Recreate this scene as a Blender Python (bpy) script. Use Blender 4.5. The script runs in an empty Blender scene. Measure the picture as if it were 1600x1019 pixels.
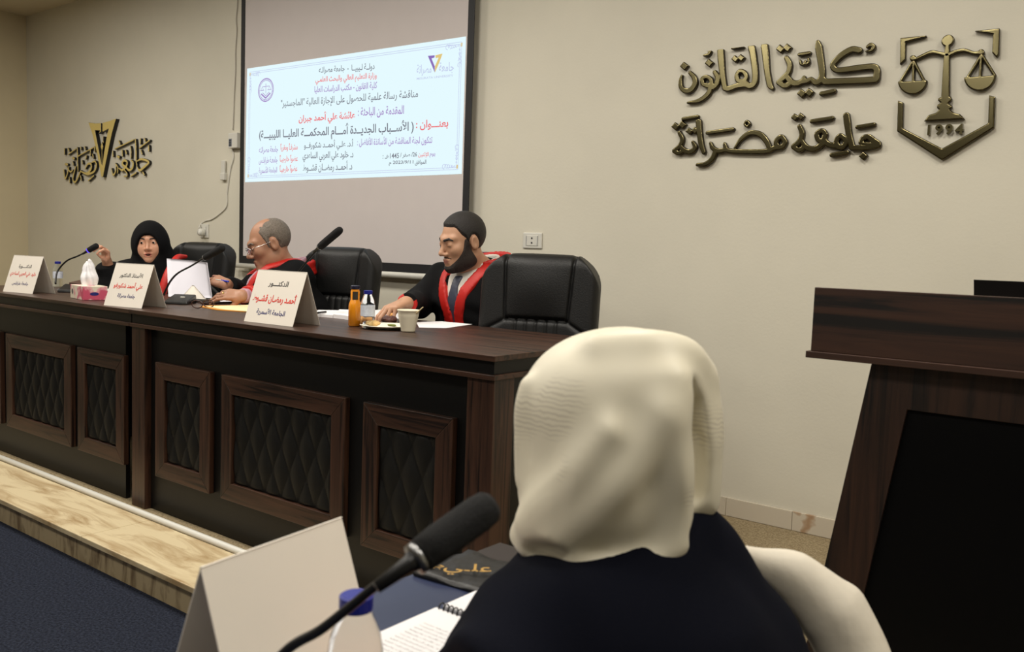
import bpy, math, random
import numpy as np
from mathutils import Vector, Matrix
random.seed(4); rng = np.random.default_rng(4)
SC = bpy.context.scene; COL = SC.collection

# ------------------------------------------------------------------ camera
YAW, PITCH, ROLL = (math.radians(a) for a in (37.59, 4.72, 2.05))
CAM = np.array([0.0, 0.0, 1.242]); FPX = 1361.0
def _cam_matrix():
    base = np.array([[1, 0, 0], [0, 0, -1], [0, 1, 0]], float)
    c, s = math.cos(YAW), math.sin(YAW); rz = np.array([[c, s, 0], [-s, c, 0], [0, 0, 1]])
    c, s = math.cos(PITCH), math.sin(PITCH); rx = np.array([[1, 0, 0], [0, c, -s], [0, s, c]])
    c, s = math.cos(ROLL), math.sin(ROLL); rr = np.array([[c, -s, 0], [s, c, 0], [0, 0, 1]])
    return rr @ rx @ base @ rz
CM = _cam_matrix()
cam = bpy.data.cameras.new('camera'); camo = bpy.data.objects.new('camera', cam); COL.objects.link(camo)
r_, d_, f_ = CM
mw = Matrix(((r_[0], -d_[0], -f_[0], CAM[0]), (r_[1], -d_[1], -f_[1], CAM[1]), (r_[2], -d_[2], -f_[2], CAM[2]), (0, 0, 0, 1)))
camo.matrix_world = mw
cam.sensor_fit = 'HORIZONTAL'; cam.sensor_width = 22.3; cam.lens = 22.3 * FPX / 1600
cam.clip_start = .05
cam.dof.use_dof = True; cam.dof.focus_distance = 3.5; cam.dof.aperture_fstop = 4.5
SC.camera = camo
def ray(px, py): return CM.T @ np.array([(px - 800) / FPX, (py - 509.5) / FPX, 1.0])
def at(px, py, Y=None, Z=None, D=None):
    """the point of the place seen at a pixel, on the plane Y=, Z= or at depth D="""
    d = ray(px, py)
    t = (Y - CAM[1]) / d[1] if Y is not None else (Z - CAM[2]) / d[2] if Z is not None else D
    return CAM + d * t

# ------------------------------------------------------------------ world, exposure, lamps
SC.view_settings.view_transform = 'Standard'; SC.view_settings.look = 'None'
SC.view_settings.gamma = 1; SC.view_settings.use_curve_mapping = False
SC.view_settings.exposure = 0.0
wd = bpy.data.worlds.new('world'); SC.world = wd; wd.use_nodes = True
wd.node_tree.nodes['Background'].inputs[0].default_value = (.9, .95, 1, 1)
wd.node_tree.nodes['Background'].inputs[1].default_value = .05
CEIL = 3.22
def panel_light(x, y, w, col=(1, .945, .85), size=.6):
    l = bpy.data.lights.new('ceiling_panel_lamp', 'AREA'); l.shape = 'SQUARE'; l.size = size; l.energy = w; l.color = col
    o = bpy.data.objects.new('ceiling_panel_lamp', l); COL.objects.link(o); o.location = (x, y, CEIL - .03)
for x in (-6.4, -4.6, -2.8, -1.0, .8):
    panel_light(x, 1.75, 34)
for x in (-5.0, -3.2, -1.75, .2):
    panel_light(x, -.35, 22)
for x in (-4.4, -1.6):
    panel_light(x, -2.6, 14)

# ------------------------------------------------------------------ layout
WALL = 3.64; P = .11; DT = .952          # back wall, stage level, desk top level
XL, XR, YF = -8.45, 2.6, -5.0

# ------------------------------------------------------------------ materials
def lin(c): return tuple((v / 255 / 12.92 if v <= 10 else ((v / 255 + .055) / 1.055) ** 2.4) for v in c)
def nodes(name):
    m = bpy.data.materials.new(name); m.use_nodes = True; t = m.node_tree
    return m, t, t.nodes['Principled BSDF'], t.nodes, t.links
def mat(name, rgb, rough=.5, metal=0, var=0, vscale=8, bump=0, bscale=60, spec=None, stretch=(1, 1, 1), sheen=0, rgb2=None, trans=0, ior=None, coat=0):
    m, t, b, N, L = nodes(name); c = (*lin(rgb), 1)
    b.inputs['Base Color'].default_value = c; b.inputs['Roughness'].default_value = rough; b.inputs['Metallic'].default_value = metal
    if spec is not None: b.inputs['Specular IOR Level'].default_value = spec
    if sheen: b.inputs['Sheen Weight'].default_value = sheen
    if trans: b.inputs['Transmission Weight'].default_value = trans
    if ior: b.inputs['IOR'].default_value = ior
    if coat: b.inputs['Coat Weight'].default_value = coat
    tc = N.new('ShaderNodeTexCoord'); mp = N.new('ShaderNodeMapping'); mp.inputs['Scale'].default_value = stretch
    L.new(tc.outputs['Object'], mp.inputs[0])
    if var or rgb2:
        n = N.new('ShaderNodeTexNoise'); n.inputs['Scale'].default_value = vscale; n.inputs['Detail'].default_value = 5
        L.new(mp.outputs[0], n.inputs['Vector'])
        r = N.new('ShaderNodeValToRGB'); r.color_ramp.elements[0].position = .35; r.color_ramp.elements[1].position = .68
        lo = (*lin(rgb2), 1) if rgb2 else (*(v * (1 - var) for v in c[:3]), 1)
        r.color_ramp.elements[0].color = lo; r.color_ramp.elements[1].color = c if rgb2 else (*(min(1, v * (1 + var)) for v in c[:3]), 1)
        L.new(n.outputs['Fac'], r.inputs[0]); L.new(r.outputs[0], b.inputs['Base Color'])
    if bump:
        n = N.new('ShaderNodeTexNoise'); n.inputs['Scale'].default_value = bscale; n.inputs['Detail'].default_value = 3
        L.new(mp.outputs[0], n.inputs['Vector'])
        bp = N.new('ShaderNodeBump'); bp.inputs['Strength'].default_value = bump; bp.inputs['Distance'].default_value = .01
        L.new(n.outputs['Fac'], bp.inputs['Height']); L.new(bp.outputs[0], b.inputs['Normal'])
    return m
def wood(name, axis, dark=(22, 13, 9), mid=(57, 37, 27), light=(77, 51, 38), rough=.38, freq=1.0):
    m, t, b, N, L = nodes(name)
    tc = N.new('ShaderNodeTexCoord'); mp = N.new('ShaderNodeMapping')
    sc = [26 * freq] * 3; sc[axis] = 1.1 * freq
    mp.inputs['Scale'].default_value = sc; L.new(tc.outputs['Object'], mp.inputs[0])
    n = N.new('ShaderNodeTexNoise'); n.inputs['Scale'].default_value = 1.6; n.inputs['Detail'].default_value = 7; n.inputs['Roughness'].default_value = .65; n.inputs['Distortion'].default_value = .7
    L.new(mp.outputs[0], n.inputs['Vector'])
    r = N.new('ShaderNodeValToRGB'); e = r.color_ramp.elements
    e[0].position = .38; e[0].color = (*lin(dark), 1); e[1].position = .66; e[1].color = (*lin(light), 1)
    k = e.new(.47); k.color = (*lin(mid), 1)
    L.new(n.outputs['Fac'], r.inputs[0]); L.new(r.outputs[0], b.inputs['Base Color']); b.inputs['Roughness'].default_value = rough
    bp = N.new('ShaderNodeBump'); bp.inputs['Strength'].default_value = .08; bp.inputs['Distance'].default_value = .003
    L.new(n.outputs['Fac'], bp.inputs['Height']); L.new(bp.outputs[0], b.inputs['Normal'])
    return m
def emit(name, rgb, s=1.0):
    m, t, b, N, L = nodes(name); b.inputs['Base Color'].default_value = (0, 0, 0, 1); b.inputs['Roughness'].default_value = .9
    b.inputs['Specular IOR Level'].default_value = 0
    b.inputs['Emission Color'].default_value = (*lin(rgb), 1); b.inputs['Emission Strength'].default_value = s
    return m
def travertine(name, base, vein, sc=(1, 1, 1)):
    m, t, b, N, L = nodes(name)
    tc = N.new('ShaderNodeTexCoord'); mp = N.new('ShaderNodeMapping'); mp.inputs['Scale'].default_value = sc; L.new(tc.outputs['Object'], mp.inputs[0])
    n = N.new('ShaderNodeTexNoise'); n.inputs['Scale'].default_value = 1.5; n.inputs['Detail'].default_value = 9; n.inputs['Roughness'].default_value = .62; n.inputs['Distortion'].default_value = 1.3
    L.new(mp.outputs[0], n.inputs['Vector'])
    r = N.new('ShaderNodeValToRGB'); e = r.color_ramp.elements
    e[0].position = .32; e[0].color = (*lin(vein), 1); e[1].position = .54; e[1].color = (*lin(base), 1)
    L.new(n.outputs['Fac'], r.inputs[0]); L.new(r.outputs[0], b.inputs['Base Color']); b.inputs['Roughness'].default_value = .45
    return m
M = dict(
    wall=mat('wall_paint', (214, 209, 193), .75, var=.03, vscale=2, bump=.05, bscale=90),
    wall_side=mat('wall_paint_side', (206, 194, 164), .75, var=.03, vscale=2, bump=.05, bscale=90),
    wall_dim=mat('wall_paint_darkened', (128, 118, 98), .8, var=.03), ceiling=mat('ceiling_paint', (205, 194, 170), .8, var=.02),  # unseen front wall coloured dark so the bronze signs mirror a dim room
    carpet=mat('navy_carpet', (51, 56, 70), .95, rgb2=(27, 30, 40), vscale=120, bump=.6, bscale=260, spec=.1),
    stage=mat('beige_carpet', (172, 156, 126), .95, rgb2=(130, 115, 88), vscale=150, bump=.4, bscale=220, spec=.1),
    tread=travertine('travertine_tread', (212, 195, 158), (168, 142, 102), (1.6, 8, 6)),
    riser=travertine('travertine_riser', (176, 158, 124), (104, 84, 58), (9, 9, 2.5)),
    wood_x=wood('walnut_laminate_lengthwise', 0), wood_z=wood('walnut_laminate_upright', 2),
    wood_lx=wood('lectern_walnut_lengthwise', 0, (13, 8, 6), (54, 33, 23), (72, 45, 31), .5, .7),
    wood_lz=wood('lectern_walnut_upright', 2, (14, 9, 7), (48, 31, 22), (64, 41, 29), .5, .8),
    black_lam=mat('black_laminate', (15, 14, 13), .42, spec=.35, bump=.05, bscale=300),
    quilt=mat('quilted_black_leatherette', (19, 19, 18), .55, spec=.3, bump=.12, bscale=350),
    leather=mat('black_chair_leather', (19, 19, 19), .45, spec=.35, bump=.15, bscale=260),
    leather_navy=mat('navy_chair_leather', (34, 40, 66), .45, bump=.15, bscale=260),
    black_pl=mat('black_plastic', (18, 18, 19), .4), foam=mat('black_foam', (16, 16, 17), .95, bump=.5, bscale=700),
    chrome=mat('chrome', (200, 200, 200), .18, 1), silver=mat('grey_metal', (150, 150, 150), .35, 1),
    white_pl=mat('white_plastic', (214, 212, 203), .4), cable=mat('light_grey_cable', (168, 162, 152), .5), grey_pl=mat('grey_plastic', (120, 125, 135), .5),
    dark_pl=mat('dark_grey_plastic', (60, 64, 70), .5),
    card=mat('white_card', (236, 228, 216), .6, var=.015, vscale=6), paper=mat('white_paper', (240, 238, 240), .7, var=.01),
    paper_cool=mat('white_office_paper', (214, 212, 222), .7, var=.02, vscale=9),
    ink=mat('black_ink', (24, 24, 28), .6), red_ink=mat('red_ink', (226, 52, 40), .6), blue_ink=mat('blue_ink', (34, 36, 112), .6), grey_ink=mat('grey_ink', (96, 92, 92), .6),
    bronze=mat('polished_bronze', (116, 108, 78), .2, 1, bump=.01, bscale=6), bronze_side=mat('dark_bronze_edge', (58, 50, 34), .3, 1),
    gold=mat('matt_gold', (214, 192, 116), .45), black_edge=mat('black_acrylic_edge', (14, 13, 12), .4),
    screen=mat('projection_fabric', (206, 198, 196), .85, var=.01), screen_edge=mat('black_screen_border', (18, 18, 22), .6),
    black_cloth=mat('black_robe_cloth', (11, 11, 13), .9, bump=.2, bscale=300, spec=.2), red_cloth=mat('red_satin', (192, 28, 20), .5, var=.06, vscale=20, bump=.1, bscale=200),
    hijab_black=mat('black_hijab_cloth', (9, 9, 11), .9, bump=.15, bscale=200, spec=.2),
    navy_cloth=mat('navy_robe_cloth', (10, 12, 22), .95, bump=.1, bscale=300, spec=.1), shawl=mat('ivory_shawl', (218, 210, 194), .8, var=.04, vscale=25, bump=.08, bscale=60),
    shirt_white=mat('white_shirt', (226, 220, 210), .7, var=.02), tie=mat('slate_tie', (62, 66, 82), .5, var=.1, vscale=90), shirt_pink=mat('striped_pink_shirt', (188, 150, 164), .7, var=.12, vscale=70, stretch=(3, 1, .2)),
    hair_black=mat('short_black_hair', (30, 25, 23), .6, var=.3, vscale=160, bump=.5, bscale=260), hair_grey=mat('short_grey_hair', (118, 108, 98), .7, var=.25, vscale=160, bump=.5, bscale=260),
    beard=mat('dark_beard', (44, 34, 29), .75, var=.3, vscale=200, bump=.6, bscale=320), eye=mat('eye_white', (225, 218, 210), .2), iris=mat('dark_iris', (35, 22, 16), .15),
    blue_cap=mat('blue_bottle_cap', (22, 32, 132), .4), navy_cap=mat('dark_metal_cap', (36, 36, 60), .35, .4),
    juice=mat('orange_juice', (240, 150, 22), .25, coat=.6), juice_label=mat('dark_juice_label', (52, 46, 34), .5),
    clear=mat('clear_plastic', (240, 245, 248), .05, trans=1, ior=1.12), water=mat('water', (240, 248, 252), .02, trans=1, ior=1.16), label=mat('pale_bottle_label', (214, 220, 232), .5, var=.15, vscale=60),
    cup=mat('cream_paper_cup', (236, 228, 204), .55), stick=mat('wooden_stirrer', (226, 206, 160), .6), plate=mat('white_foam_plate', (240, 234, 216), .5),
    pastry=mat('golden_pastry', (206, 150, 86), .7, var=.25, vscale=60, bump=.5, bscale=90), bun=mat('pale_pastry', (226, 190, 130), .7, var=.15, vscale=50, bump=.4, bscale=80), dates=mat('dark_chocolate_cake', (74, 34, 24), .4, var=.35, vscale=90, bump=.8, bscale=120), leaf=mat('green_garnish', (110, 120, 50), .6),
    envelope=mat('cream_envelope', (240, 226, 178), .65), envelope_edge=mat('orange_envelope', (222, 150, 54), .6), brown=mat('brown_leather', (74, 44, 34), .5), tortoise=mat('tortoiseshell_frame', (66, 34, 20), .3, var=.4, vscale=120),
    pen_blue=mat('blue_pen', (38, 60, 190), .35), ring=mat('gold_ring', (230, 200, 130), .2, 1), lens=mat('spectacle_lens', (225, 228, 255), .05, trans=1, ior=1.1),
    led=emit('blue_light_ring', (110, 90, 255), 1.2), table_blue=mat('blue_grey_reflection', (52, 60, 88), .35, rgb2=(38, 46, 74), vscale=3), table_side=mat('dark_table_edge', (40, 32, 30), .5),
    sash=mat('black_satin_sash', (26, 25, 25), .45, bump=.5, bscale=22, var=.2, vscale=9), gold_thread=mat('gold_thread', (178, 140, 70), .5, .2),
    lectern_black=mat('matt_black_panel', (3, 3, 4), .6, spec=.15), laptop=mat('black_laptop_lid', (8, 8, 9), .4),
    slide=emit('projected_white', (229, 250, 255), 1.0), s_grey=emit('projected_grey_text', (120, 122, 134)), s_red=emit('projected_red_text', (238, 118, 122)), s_purple=emit('projected_purple_text', (166, 136, 200)), s_line=emit('projected_line', (196, 204, 236)), s_gold=emit('projected_gold', (226, 200, 130)), s_violet=emit('projected_violet', (140, 112, 186)),
)
def skin_mat(name, rgb, lip):
    m, t, b, N, L = nodes(name)
    a = N.new('ShaderNodeAttribute'); a.attribute_name = 'lip'
    n = N.new('ShaderNodeTexNoise'); n.inputs['Scale'].default_value = 35; n.inputs['Detail'].default_value = 4
    mx = N.new('ShaderNodeMix'); mx.data_type = 'RGBA'; mx.inputs[6].default_value = (*(v * .9 for v in lin(rgb)), 1); mx.inputs[7].default_value = (*lin(rgb), 1)
    L.new(n.outputs['Fac'], mx.inputs[0])
    m2 = N.new('ShaderNodeMix'); m2.data_type = 'RGBA'; m2.inputs[7].default_value = (*lin(lip), 1)
    L.new(a.outputs['Fac'], m2.inputs[0]); L.new(mx.outputs[2], m2.inputs[6]); L.new(m2.outputs[2], b.inputs['Base Color'])
    b.inputs['Roughness'].default_value = .48; b.inputs['Subsurface Weight'].default_value = .12; b.inputs['Subsurface Radius'].default_value = (.01, .004, .002); b.inputs['Subsurface Scale'].default_value = .4
    return m
M['skin_tan'] = skin_mat('tan_skin', (194, 148, 118), (168, 108, 94)); M['skin_brown'] = skin_mat('brown_skin', (178, 131, 104), (150, 98, 84)); M['skin_fair'] = skin_mat('fair_skin', (214, 160, 130), (186, 98, 88))
def marble_skirting():
    m, t, b, N, L = nodes('veined_marble_skirting')
    tc = N.new('ShaderNodeTexCoord'); w = N.new('ShaderNodeTexWave'); w.wave_type = 'BANDS'; w.bands_direction = 'X'
    w.inputs['Scale'].default_value = .75; w.inputs['Distortion'].default_value = 5; w.inputs['Detail'].default_value = 4; w.inputs['Detail Scale'].default_value = 5
    L.new(tc.outputs['Object'], w.inputs['Vector'])
    r = N.new('ShaderNodeValToRGB'); e = r.color_ramp.elements; e[0].position = 0; e[0].color = (*lin((172, 142, 112)), 1); e[1].position = .035; e[1].color = (*lin((206, 196, 178)), 1)
    L.new(w.outputs['Fac'], r.inputs[0]); L.new(r.outputs[0], b.inputs['Base Color']); b.inputs['Roughness'].default_value = .3
    return m
M['skirting'] = marble_skirting()
def tissue_print():
    m, t, b, N, L = nodes('pink_floral_print')
    tc = N.new('ShaderNodeTexCoord'); n = N.new('ShaderNodeTexNoise'); n.inputs['Scale'].default_value = 16; n.inputs['Detail'].default_value = 3; L.new(tc.outputs['Object'], n.inputs['Vector'])
    r = N.new('ShaderNodeValToRGB'); e = r.color_ramp.elements; e[0].position = .5; e[0].color = (*lin((232, 222, 200)), 1); e[1].position = .62; e[1].color = (*lin((206, 84, 112)), 1); k = e.new(.55); k.color = (*lin((236, 170, 176)), 1)
    L.new(n.outputs['Fac'], r.inputs[0]); L.new(r.outputs[0], b.inputs['Base Color']); return m
M['floral'] = tissue_print()
def jacquard():
    m, t, b, N, L = nodes('ivory_patterned_silk')
    tc = N.new('ShaderNodeTexCoord'); n = N.new('ShaderNodeTexNoise'); n.inputs['Scale'].default_value = 11; n.inputs['Detail'].default_value = 2; L.new(tc.outputs['Object'], n.inputs['Vector'])
    g = N.new('ShaderNodeValToRGB'); g.color_ramp.elements[0].position = .56; g.color_ramp.elements[1].position = .66; L.new(n.outputs['Fac'], g.inputs[0])
    w = N.new('ShaderNodeTexWave'); w.wave_type = 'RINGS'; w.inputs['Scale'].default_value = 55; w.inputs['Distortion'].default_value = 5; w.inputs['Detail'].default_value = 1; L.new(tc.outputs['Object'], w.inputs['Vector'])
    g2 = N.new('ShaderNodeValToRGB'); g2.color_ramp.elements[0].position = .55; g2.color_ramp.elements[1].position = .8; L.new(w.outputs['Fac'], g2.inputs[0])
    mu = N.new('ShaderNodeMath'); mu.operation = 'MULTIPLY'; L.new(g.outputs[0], mu.inputs[0]); L.new(g2.outputs[0], mu.inputs[1])
    mx = N.new('ShaderNodeMix'); mx.data_type = 'RGBA'; mx.inputs[6].default_value = (*lin((227, 220, 198)), 1); mx.inputs[7].default_value = (*lin((206, 198, 178)), 1)
    L.new(mu.outputs[0], mx.inputs[0]); L.new(mx.outputs[2], b.inputs['Base Color']); b.inputs['Roughness'].default_value = .5; b.inputs['Sheen Weight'].default_value = .1
    return m
M['hijab_ivory'] = jacquard()

# ------------------------------------------------------------------ object helpers
BASE = {}
def tag(o, label=None, cat=None, group=None, kind=None):
    for k, v in (('label', label), ('category', cat), ('group', group), ('kind', kind)):
        if v: o[k] = v
    return o
def thing(name, base, label, cat, group=None):
    o = bpy.data.objects.new(name, None); COL.objects.link(o); o.location = base; o.empty_display_size = .05
    BASE[o] = np.array(base, float); return tag(o, label, cat, group)
def mesh(name, V, F, mats, parent=None, base=None, smooth=False, bevel=0, mi=None, attr=None):
    V = np.asarray(V, float); me = bpy.data.meshes.new(name)
    b = BASE[parent] if parent is not None else np.array(base if base is not None else (0, 0, 0), float)
    if isinstance(F, np.ndarray):
        n = len(F); me.vertices.add(len(V)); me.vertices.foreach_set('co', (V - b).astype(np.float32).ravel())
        me.loops.add(F.size); me.loops.foreach_set('vertex_index', F.astype(np.int32).ravel())
        me.polygons.add(n); me.polygons.foreach_set('loop_start', np.arange(0, F.size, F.shape[1], dtype=np.int32))
        me.update(calc_edges=True)
    else:
        me.from_pydata((V - b).tolist(), [], [list(f) for f in F]); me.update()
    for m in (mats if isinstance(mats, (list, tuple)) else [mats]): me.materials.append(m)
    if mi is not None: me.polygons.foreach_set('material_index', np.asarray(mi, np.int32))
    if smooth: me.polygons.foreach_set('use_smooth', np.ones(len(me.polygons), bool))
    if attr is not None:
        a = me.attributes.new('lip', 'FLOAT', 'POINT'); a.data.foreach_set('value', attr.astype(np.float32))
    o = bpy.data.objects.new(name, me); COL.objects.link(o)
    if parent is not None: o.parent = parent
    else: o.location = b
    BASE[o] = b
    if bevel:
        md = o.modifiers.new('bevel', 'BEVEL'); md.width = bevel; md.segments = 2; md.limit_method = 'ANGLE'; md.harden_normals = False
    return o
class MB:
    def __init__(s): s.V = []; s.F = []
    def add(s, V, F):
        n = len(s.V); s.V += [tuple(v) for v in V]; s.F += [tuple(i + n for i in f) for f in F]; return s
    def box(s, lo, hi, R=None, c=None):
        V = [np.array((x, y, z), float) for x in (lo[0], hi[0]) for y in (lo[1], hi[1]) for z in (lo[2], hi[2])]
        if R is not None: V = [np.asarray(R) @ v + np.asarray(c) for v in V]
        return s.add(V, [(0, 1, 3, 2), (4, 6, 7, 5), (0, 4, 5, 1), (2, 3, 7, 6), (0, 2, 6, 4), (1, 5, 7, 3)])
    def prism(s, poly, ax, a, b):
        """poly of 2-D points in the plane normal to axis ax, between a and b"""
        n = len(poly); V = []
        for t in (a, b):
            for p in poly: v = list(p); v.insert(ax, t); V.append(v)
        return s.add(V, [tuple(range(n))[::-1], tuple(range(n, 2 * n))] + [(i, (i + 1) % n, n + (i + 1) % n, n + i) for i in range(n)])
    def tube(s, pts, r, seg=10, caps=True):
        pts = [np.array(p, float) for p in pts]; n = len(pts); rs = r if isinstance(r, (list, tuple)) else [r] * n
        V = []; up = None
        for i, p in enumerate(pts):
            t = pts[min(i + 1, n - 1)] - pts[max(i - 1, 0)]; t /= np.linalg.norm(t) + 1e-12
            if up is None: up = np.array((0, 0, 1.)) if abs(t[2]) < .9 else np.array((1., 0, 0))
            u = np.cross(t, up); u /= np.linalg.norm(u); w = np.cross(u, t); up = w
            for k in range(seg):
                a = 2 * math.pi * k / seg; V.append(p + rs[i] * (math.cos(a) * u + math.sin(a) * w))
        F = [(i * seg + k, i * seg + (k + 1) % seg, (i + 1) * seg + (k + 1) % seg, (i + 1) * seg + k) for i in range(n - 1) for k in range(seg)]
        if caps: F += [tuple(range(seg))[::-1], tuple(range((n - 1) * seg, n * seg))]
        return s.add(V, F)
    def lathe(s, prof, c, seg=28, R=None):
        """prof: (radius, height) from bottom to top about the vertical through c"""
        V = []; n = len(prof)
        for r, h in prof:
            for k in range(seg):
                a = 2 * math.pi * k / seg; v = np.array((r * math.cos(a), r * math.sin(a), h))
                V.append((R @ v if R is not None else v) + np.array(c))
        F = [(i * seg + k, i * seg + (k + 1) % seg, (i + 1) * seg + (k + 1) % seg, (i + 1) * seg + k) for i in range(n - 1) for k in range(seg)]
        F += [tuple(range(seg))[::-1], tuple(range((n - 1) * seg, n * seg))]
        return s.add(V, F)
    def make(s, name, m, parent=None, base=None, smooth=False, bevel=0): return mesh(name, s.V, s.F, m, parent, base, smooth, bevel)
def spline(pts, n=8):
    P_ = [np.array(p, float) for p in pts]; out = []
    P_ = [2 * P_[0] - P_[1]] + P_ + [2 * P_[-1] - P_[-2]]
    for i in range(1, len(P_) - 2):
        a, b, c, d = P_[i - 1:i + 3]
        for k in range(n):
            t = k / n; out.append(.5 * (2 * b + (c - a) * t + (2 * a - 5 * b + 4 * c - d) * t * t + (3 * b - a - 3 * c + d) * t ** 3))
    return out + [P_[-2]]
def rotz(a): c, s = math.cos(a), math.sin(a); return np.array([[c, -s, 0], [s, c, 0], [0, 0, 1.]])
def rotx(a): c, s = math.cos(a), math.sin(a); return np.array([[1, 0, 0], [0, c, -s], [0, s, c]])
def roty(a): c, s = math.cos(a), math.sin(a); return np.array([[c, 0, s], [0, 1, 0], [-s, 0, c]])

# ------------------------------------------------------------------ smooth solids (distance fields turned into one continuous mesh)
def smin(a, b, k):
    if k <= 0: return np.minimum(a, b)
    h = np.maximum(k - np.abs(a - b), 0); return np.minimum(a, b) - h * h / (4 * k)
def smax(a, b, k): return -smin(-a, -b, k)
def d_cap(x, y, z, a, b, ra, rb=None):
    a = np.asarray(a, float); b = np.asarray(b, float); rb = ra if rb is None else rb
    ab = b - a; L2 = ab @ ab + 1e-12
    t = np.clip(((x - a[0]) * ab[0] + (y - a[1]) * ab[1] + (z - a[2]) * ab[2]) / L2, 0, 1)
    return np.sqrt((x - a[0] - ab[0] * t) ** 2 + (y - a[1] - ab[1] * t) ** 2 + (z - a[2] - ab[2] * t) ** 2) - (ra + (rb - ra) * t)
def d_ell(x, y, z, c, r):
    u, v, w = (x - c[0]), (y - c[1]), (z - c[2])
    k0 = np.sqrt((u / r[0]) ** 2 + (v / r[1]) ** 2 + (w / r[2]) ** 2); k1 = np.sqrt((u / r[0] ** 2) ** 2 + (v / r[1] ** 2) ** 2 + (w / r[2] ** 2) ** 2)
    return k0 * (k0 - 1) / (k1 + 1e-9)
def d_box(x, y, z, c, h, r):
    qx, qy, qz = np.abs(x - c[0]) - h[0] + r, np.abs(y - c[1]) - h[1] + r, np.abs(z - c[2]) - h[2] + r
    return np.sqrt(np.maximum(qx, 0) ** 2 + np.maximum(qy, 0) ** 2 + np.maximum(qz, 0) ** 2) + np.minimum(np.maximum(qx, np.maximum(qy, qz)), 0) - r
class Field:
    def __init__(s, lo, hi, h):
        s.lo = np.array(lo, float); s.h = h; s.n = np.ceil((np.array(hi) - s.lo) / h).astype(int) + 1
        s.D = np.full(s.n, 9., np.float32)
    def copy(s):
        f = Field.__new__(Field); f.lo, f.h, f.n, f.D = s.lo, s.h, s.n, s.D.copy(); return f
    def grid(s, lo=None, hi=None):
        i0 = np.zeros(3, int) if lo is None else np.clip(np.floor((np.array(lo) - s.lo) / s.h).astype(int), 0, s.n)
        i1 = s.n if hi is None else np.clip(np.ceil((np.array(hi) - s.lo) / s.h).astype(int) + 1, 0, s.n)
        ax = [(s.lo[k] + s.h * np.arange(i0[k], i1[k])).astype(np.float32) for k in range(3)]
        return tuple(slice(a, b) for a, b in zip(i0, i1)), ax[0][:, None, None], ax[1][None, :, None], ax[2][None, None, :]
    pad = 0.0
    def put(s, fn, lo, hi, k=.0, sub=False):
        m = k + 2 * s.h + s.pad; sl, x, y, z = s.grid(np.array(lo) - m, np.array(hi) + m)
        if 0 in s.D[sl].shape: return s
        d = fn(x, y, z); s.D[sl] = smax(s.D[sl], -d, k) if sub else smin(s.D[sl], d, k); return s
    def cap(s, a, b, ra, rb=None, k=.0, sub=False):
        a = np.array(a, float); b = np.array(b, float); R = max(ra, ra if rb is None else rb)
        return s.put(lambda x, y, z: d_cap(x, y, z, a, b, ra, rb), np.minimum(a, b) - R, np.maximum(a, b) + R, k, sub)
    def chain(s, pts, rs, k=.0, sub=False):
        rs = rs if isinstance(rs, (list, tuple)) else [rs] * len(pts)
        for i in range(len(pts) - 1): s.cap(pts[i], pts[i + 1], rs[i], rs[i + 1], k, sub)
        return s
    def ell(s, c, r, k=.0, R=None, sub=False):
        c = np.array(c, float); m = max(r) if R is not None else np.array(r)
        def fn(x, y, z):
            if R is None: return d_ell(x, y, z, c, r)
            u, v, w = x - c[0], y - c[1], z - c[2]
            return d_ell(*(R[0, i] * u + R[1, i] * v + R[2, i] * w for i in range(3)), (0, 0, 0), r)
        return s.put(fn, c - m, c + m, k, sub)
    def box(s, c, h, r, k=.0, sub=False):
        c = np.array(c, float); h = np.array(h, float); return s.put(lambda x, y, z: d_box(x, y, z, c, h, r), c - h, c + h, k, sub)
    def chain1(s, pts, rs, k=.0, sub=False):
        """a smooth round strand through the points, blended in one go"""
        P_ = spline(pts, 7); R_ = list(np.interp(np.linspace(0, 1, len(P_)), np.linspace(0, 1, len(rs)), rs)) if isinstance(rs, (list, tuple)) else [rs] * len(P_)
        m = max(R_); lo = np.min(P_, 0) - m; hi = np.max(P_, 0) + m
        def fn(x, y, z):
            d = None
            for i in range(len(P_) - 1):
                e = d_cap(x, y, z, P_[i], P_[i + 1], R_[i], R_[i + 1]); d = e if d is None else np.minimum(d, e)
            return d
        return s.put(fn, lo, hi, k, sub)
    def cut(s, fn, k=0):
        """keep only where fn < 0"""
        _, x, y, z = s.grid(); s.D = smax(s.D, fn(x, y, z).astype(np.float32), k).astype(np.float32); return s
    def warp(s, fn):
        _, x, y, z = s.grid(); s.D = (s.D + fn(x, y, z)).astype(np.float32); return s
    def mesh(s, relax=1):
        D = s.D; D[0], D[-1], D[:, 0], D[:, -1], D[:, :, 0], D[:, :, -1] = (9.,) * 6
        ins = D < 0; n = D.shape
        c = [(a, b, d) for a in (0, 1) for b in (0, 1) for d in (0, 1)]
        sh = lambda A, o: A[o[0]:n[0] - 1 + o[0], o[1]:n[1] - 1 + o[1], o[2]:n[2] - 1 + o[2]]
        cnt = sum(sh(ins, o).astype(np.int8) for o in c); act = (cnt > 0) & (cnt < 8)
        I = np.argwhere(act); idx = np.full(act.shape, -1, np.int32); idx[act] = np.arange(len(I))
        dv = {o: D[I[:, 0] + o[0], I[:, 1] + o[1], I[:, 2] + o[2]].astype(float) for o in c}
        acc = np.zeros((len(I), 3)); w = np.zeros(len(I))
        for o in c:
            for ax in range(3):
                if o[ax]: continue
                q = list(o); q[ax] = 1; q = tuple(q); a, b = dv[o], dv[q]; m = (a < 0) != (b < 0)
                t = np.where(m, a / np.where(m, a - b, 1), 0)
                p = np.array(o, float)[None] + np.eye(3)[ax] * t[:, None]; acc += p * m[:, None]; w += m
        V = s.lo + s.h * (I + acc / w[:, None]); Fs = []
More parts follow.
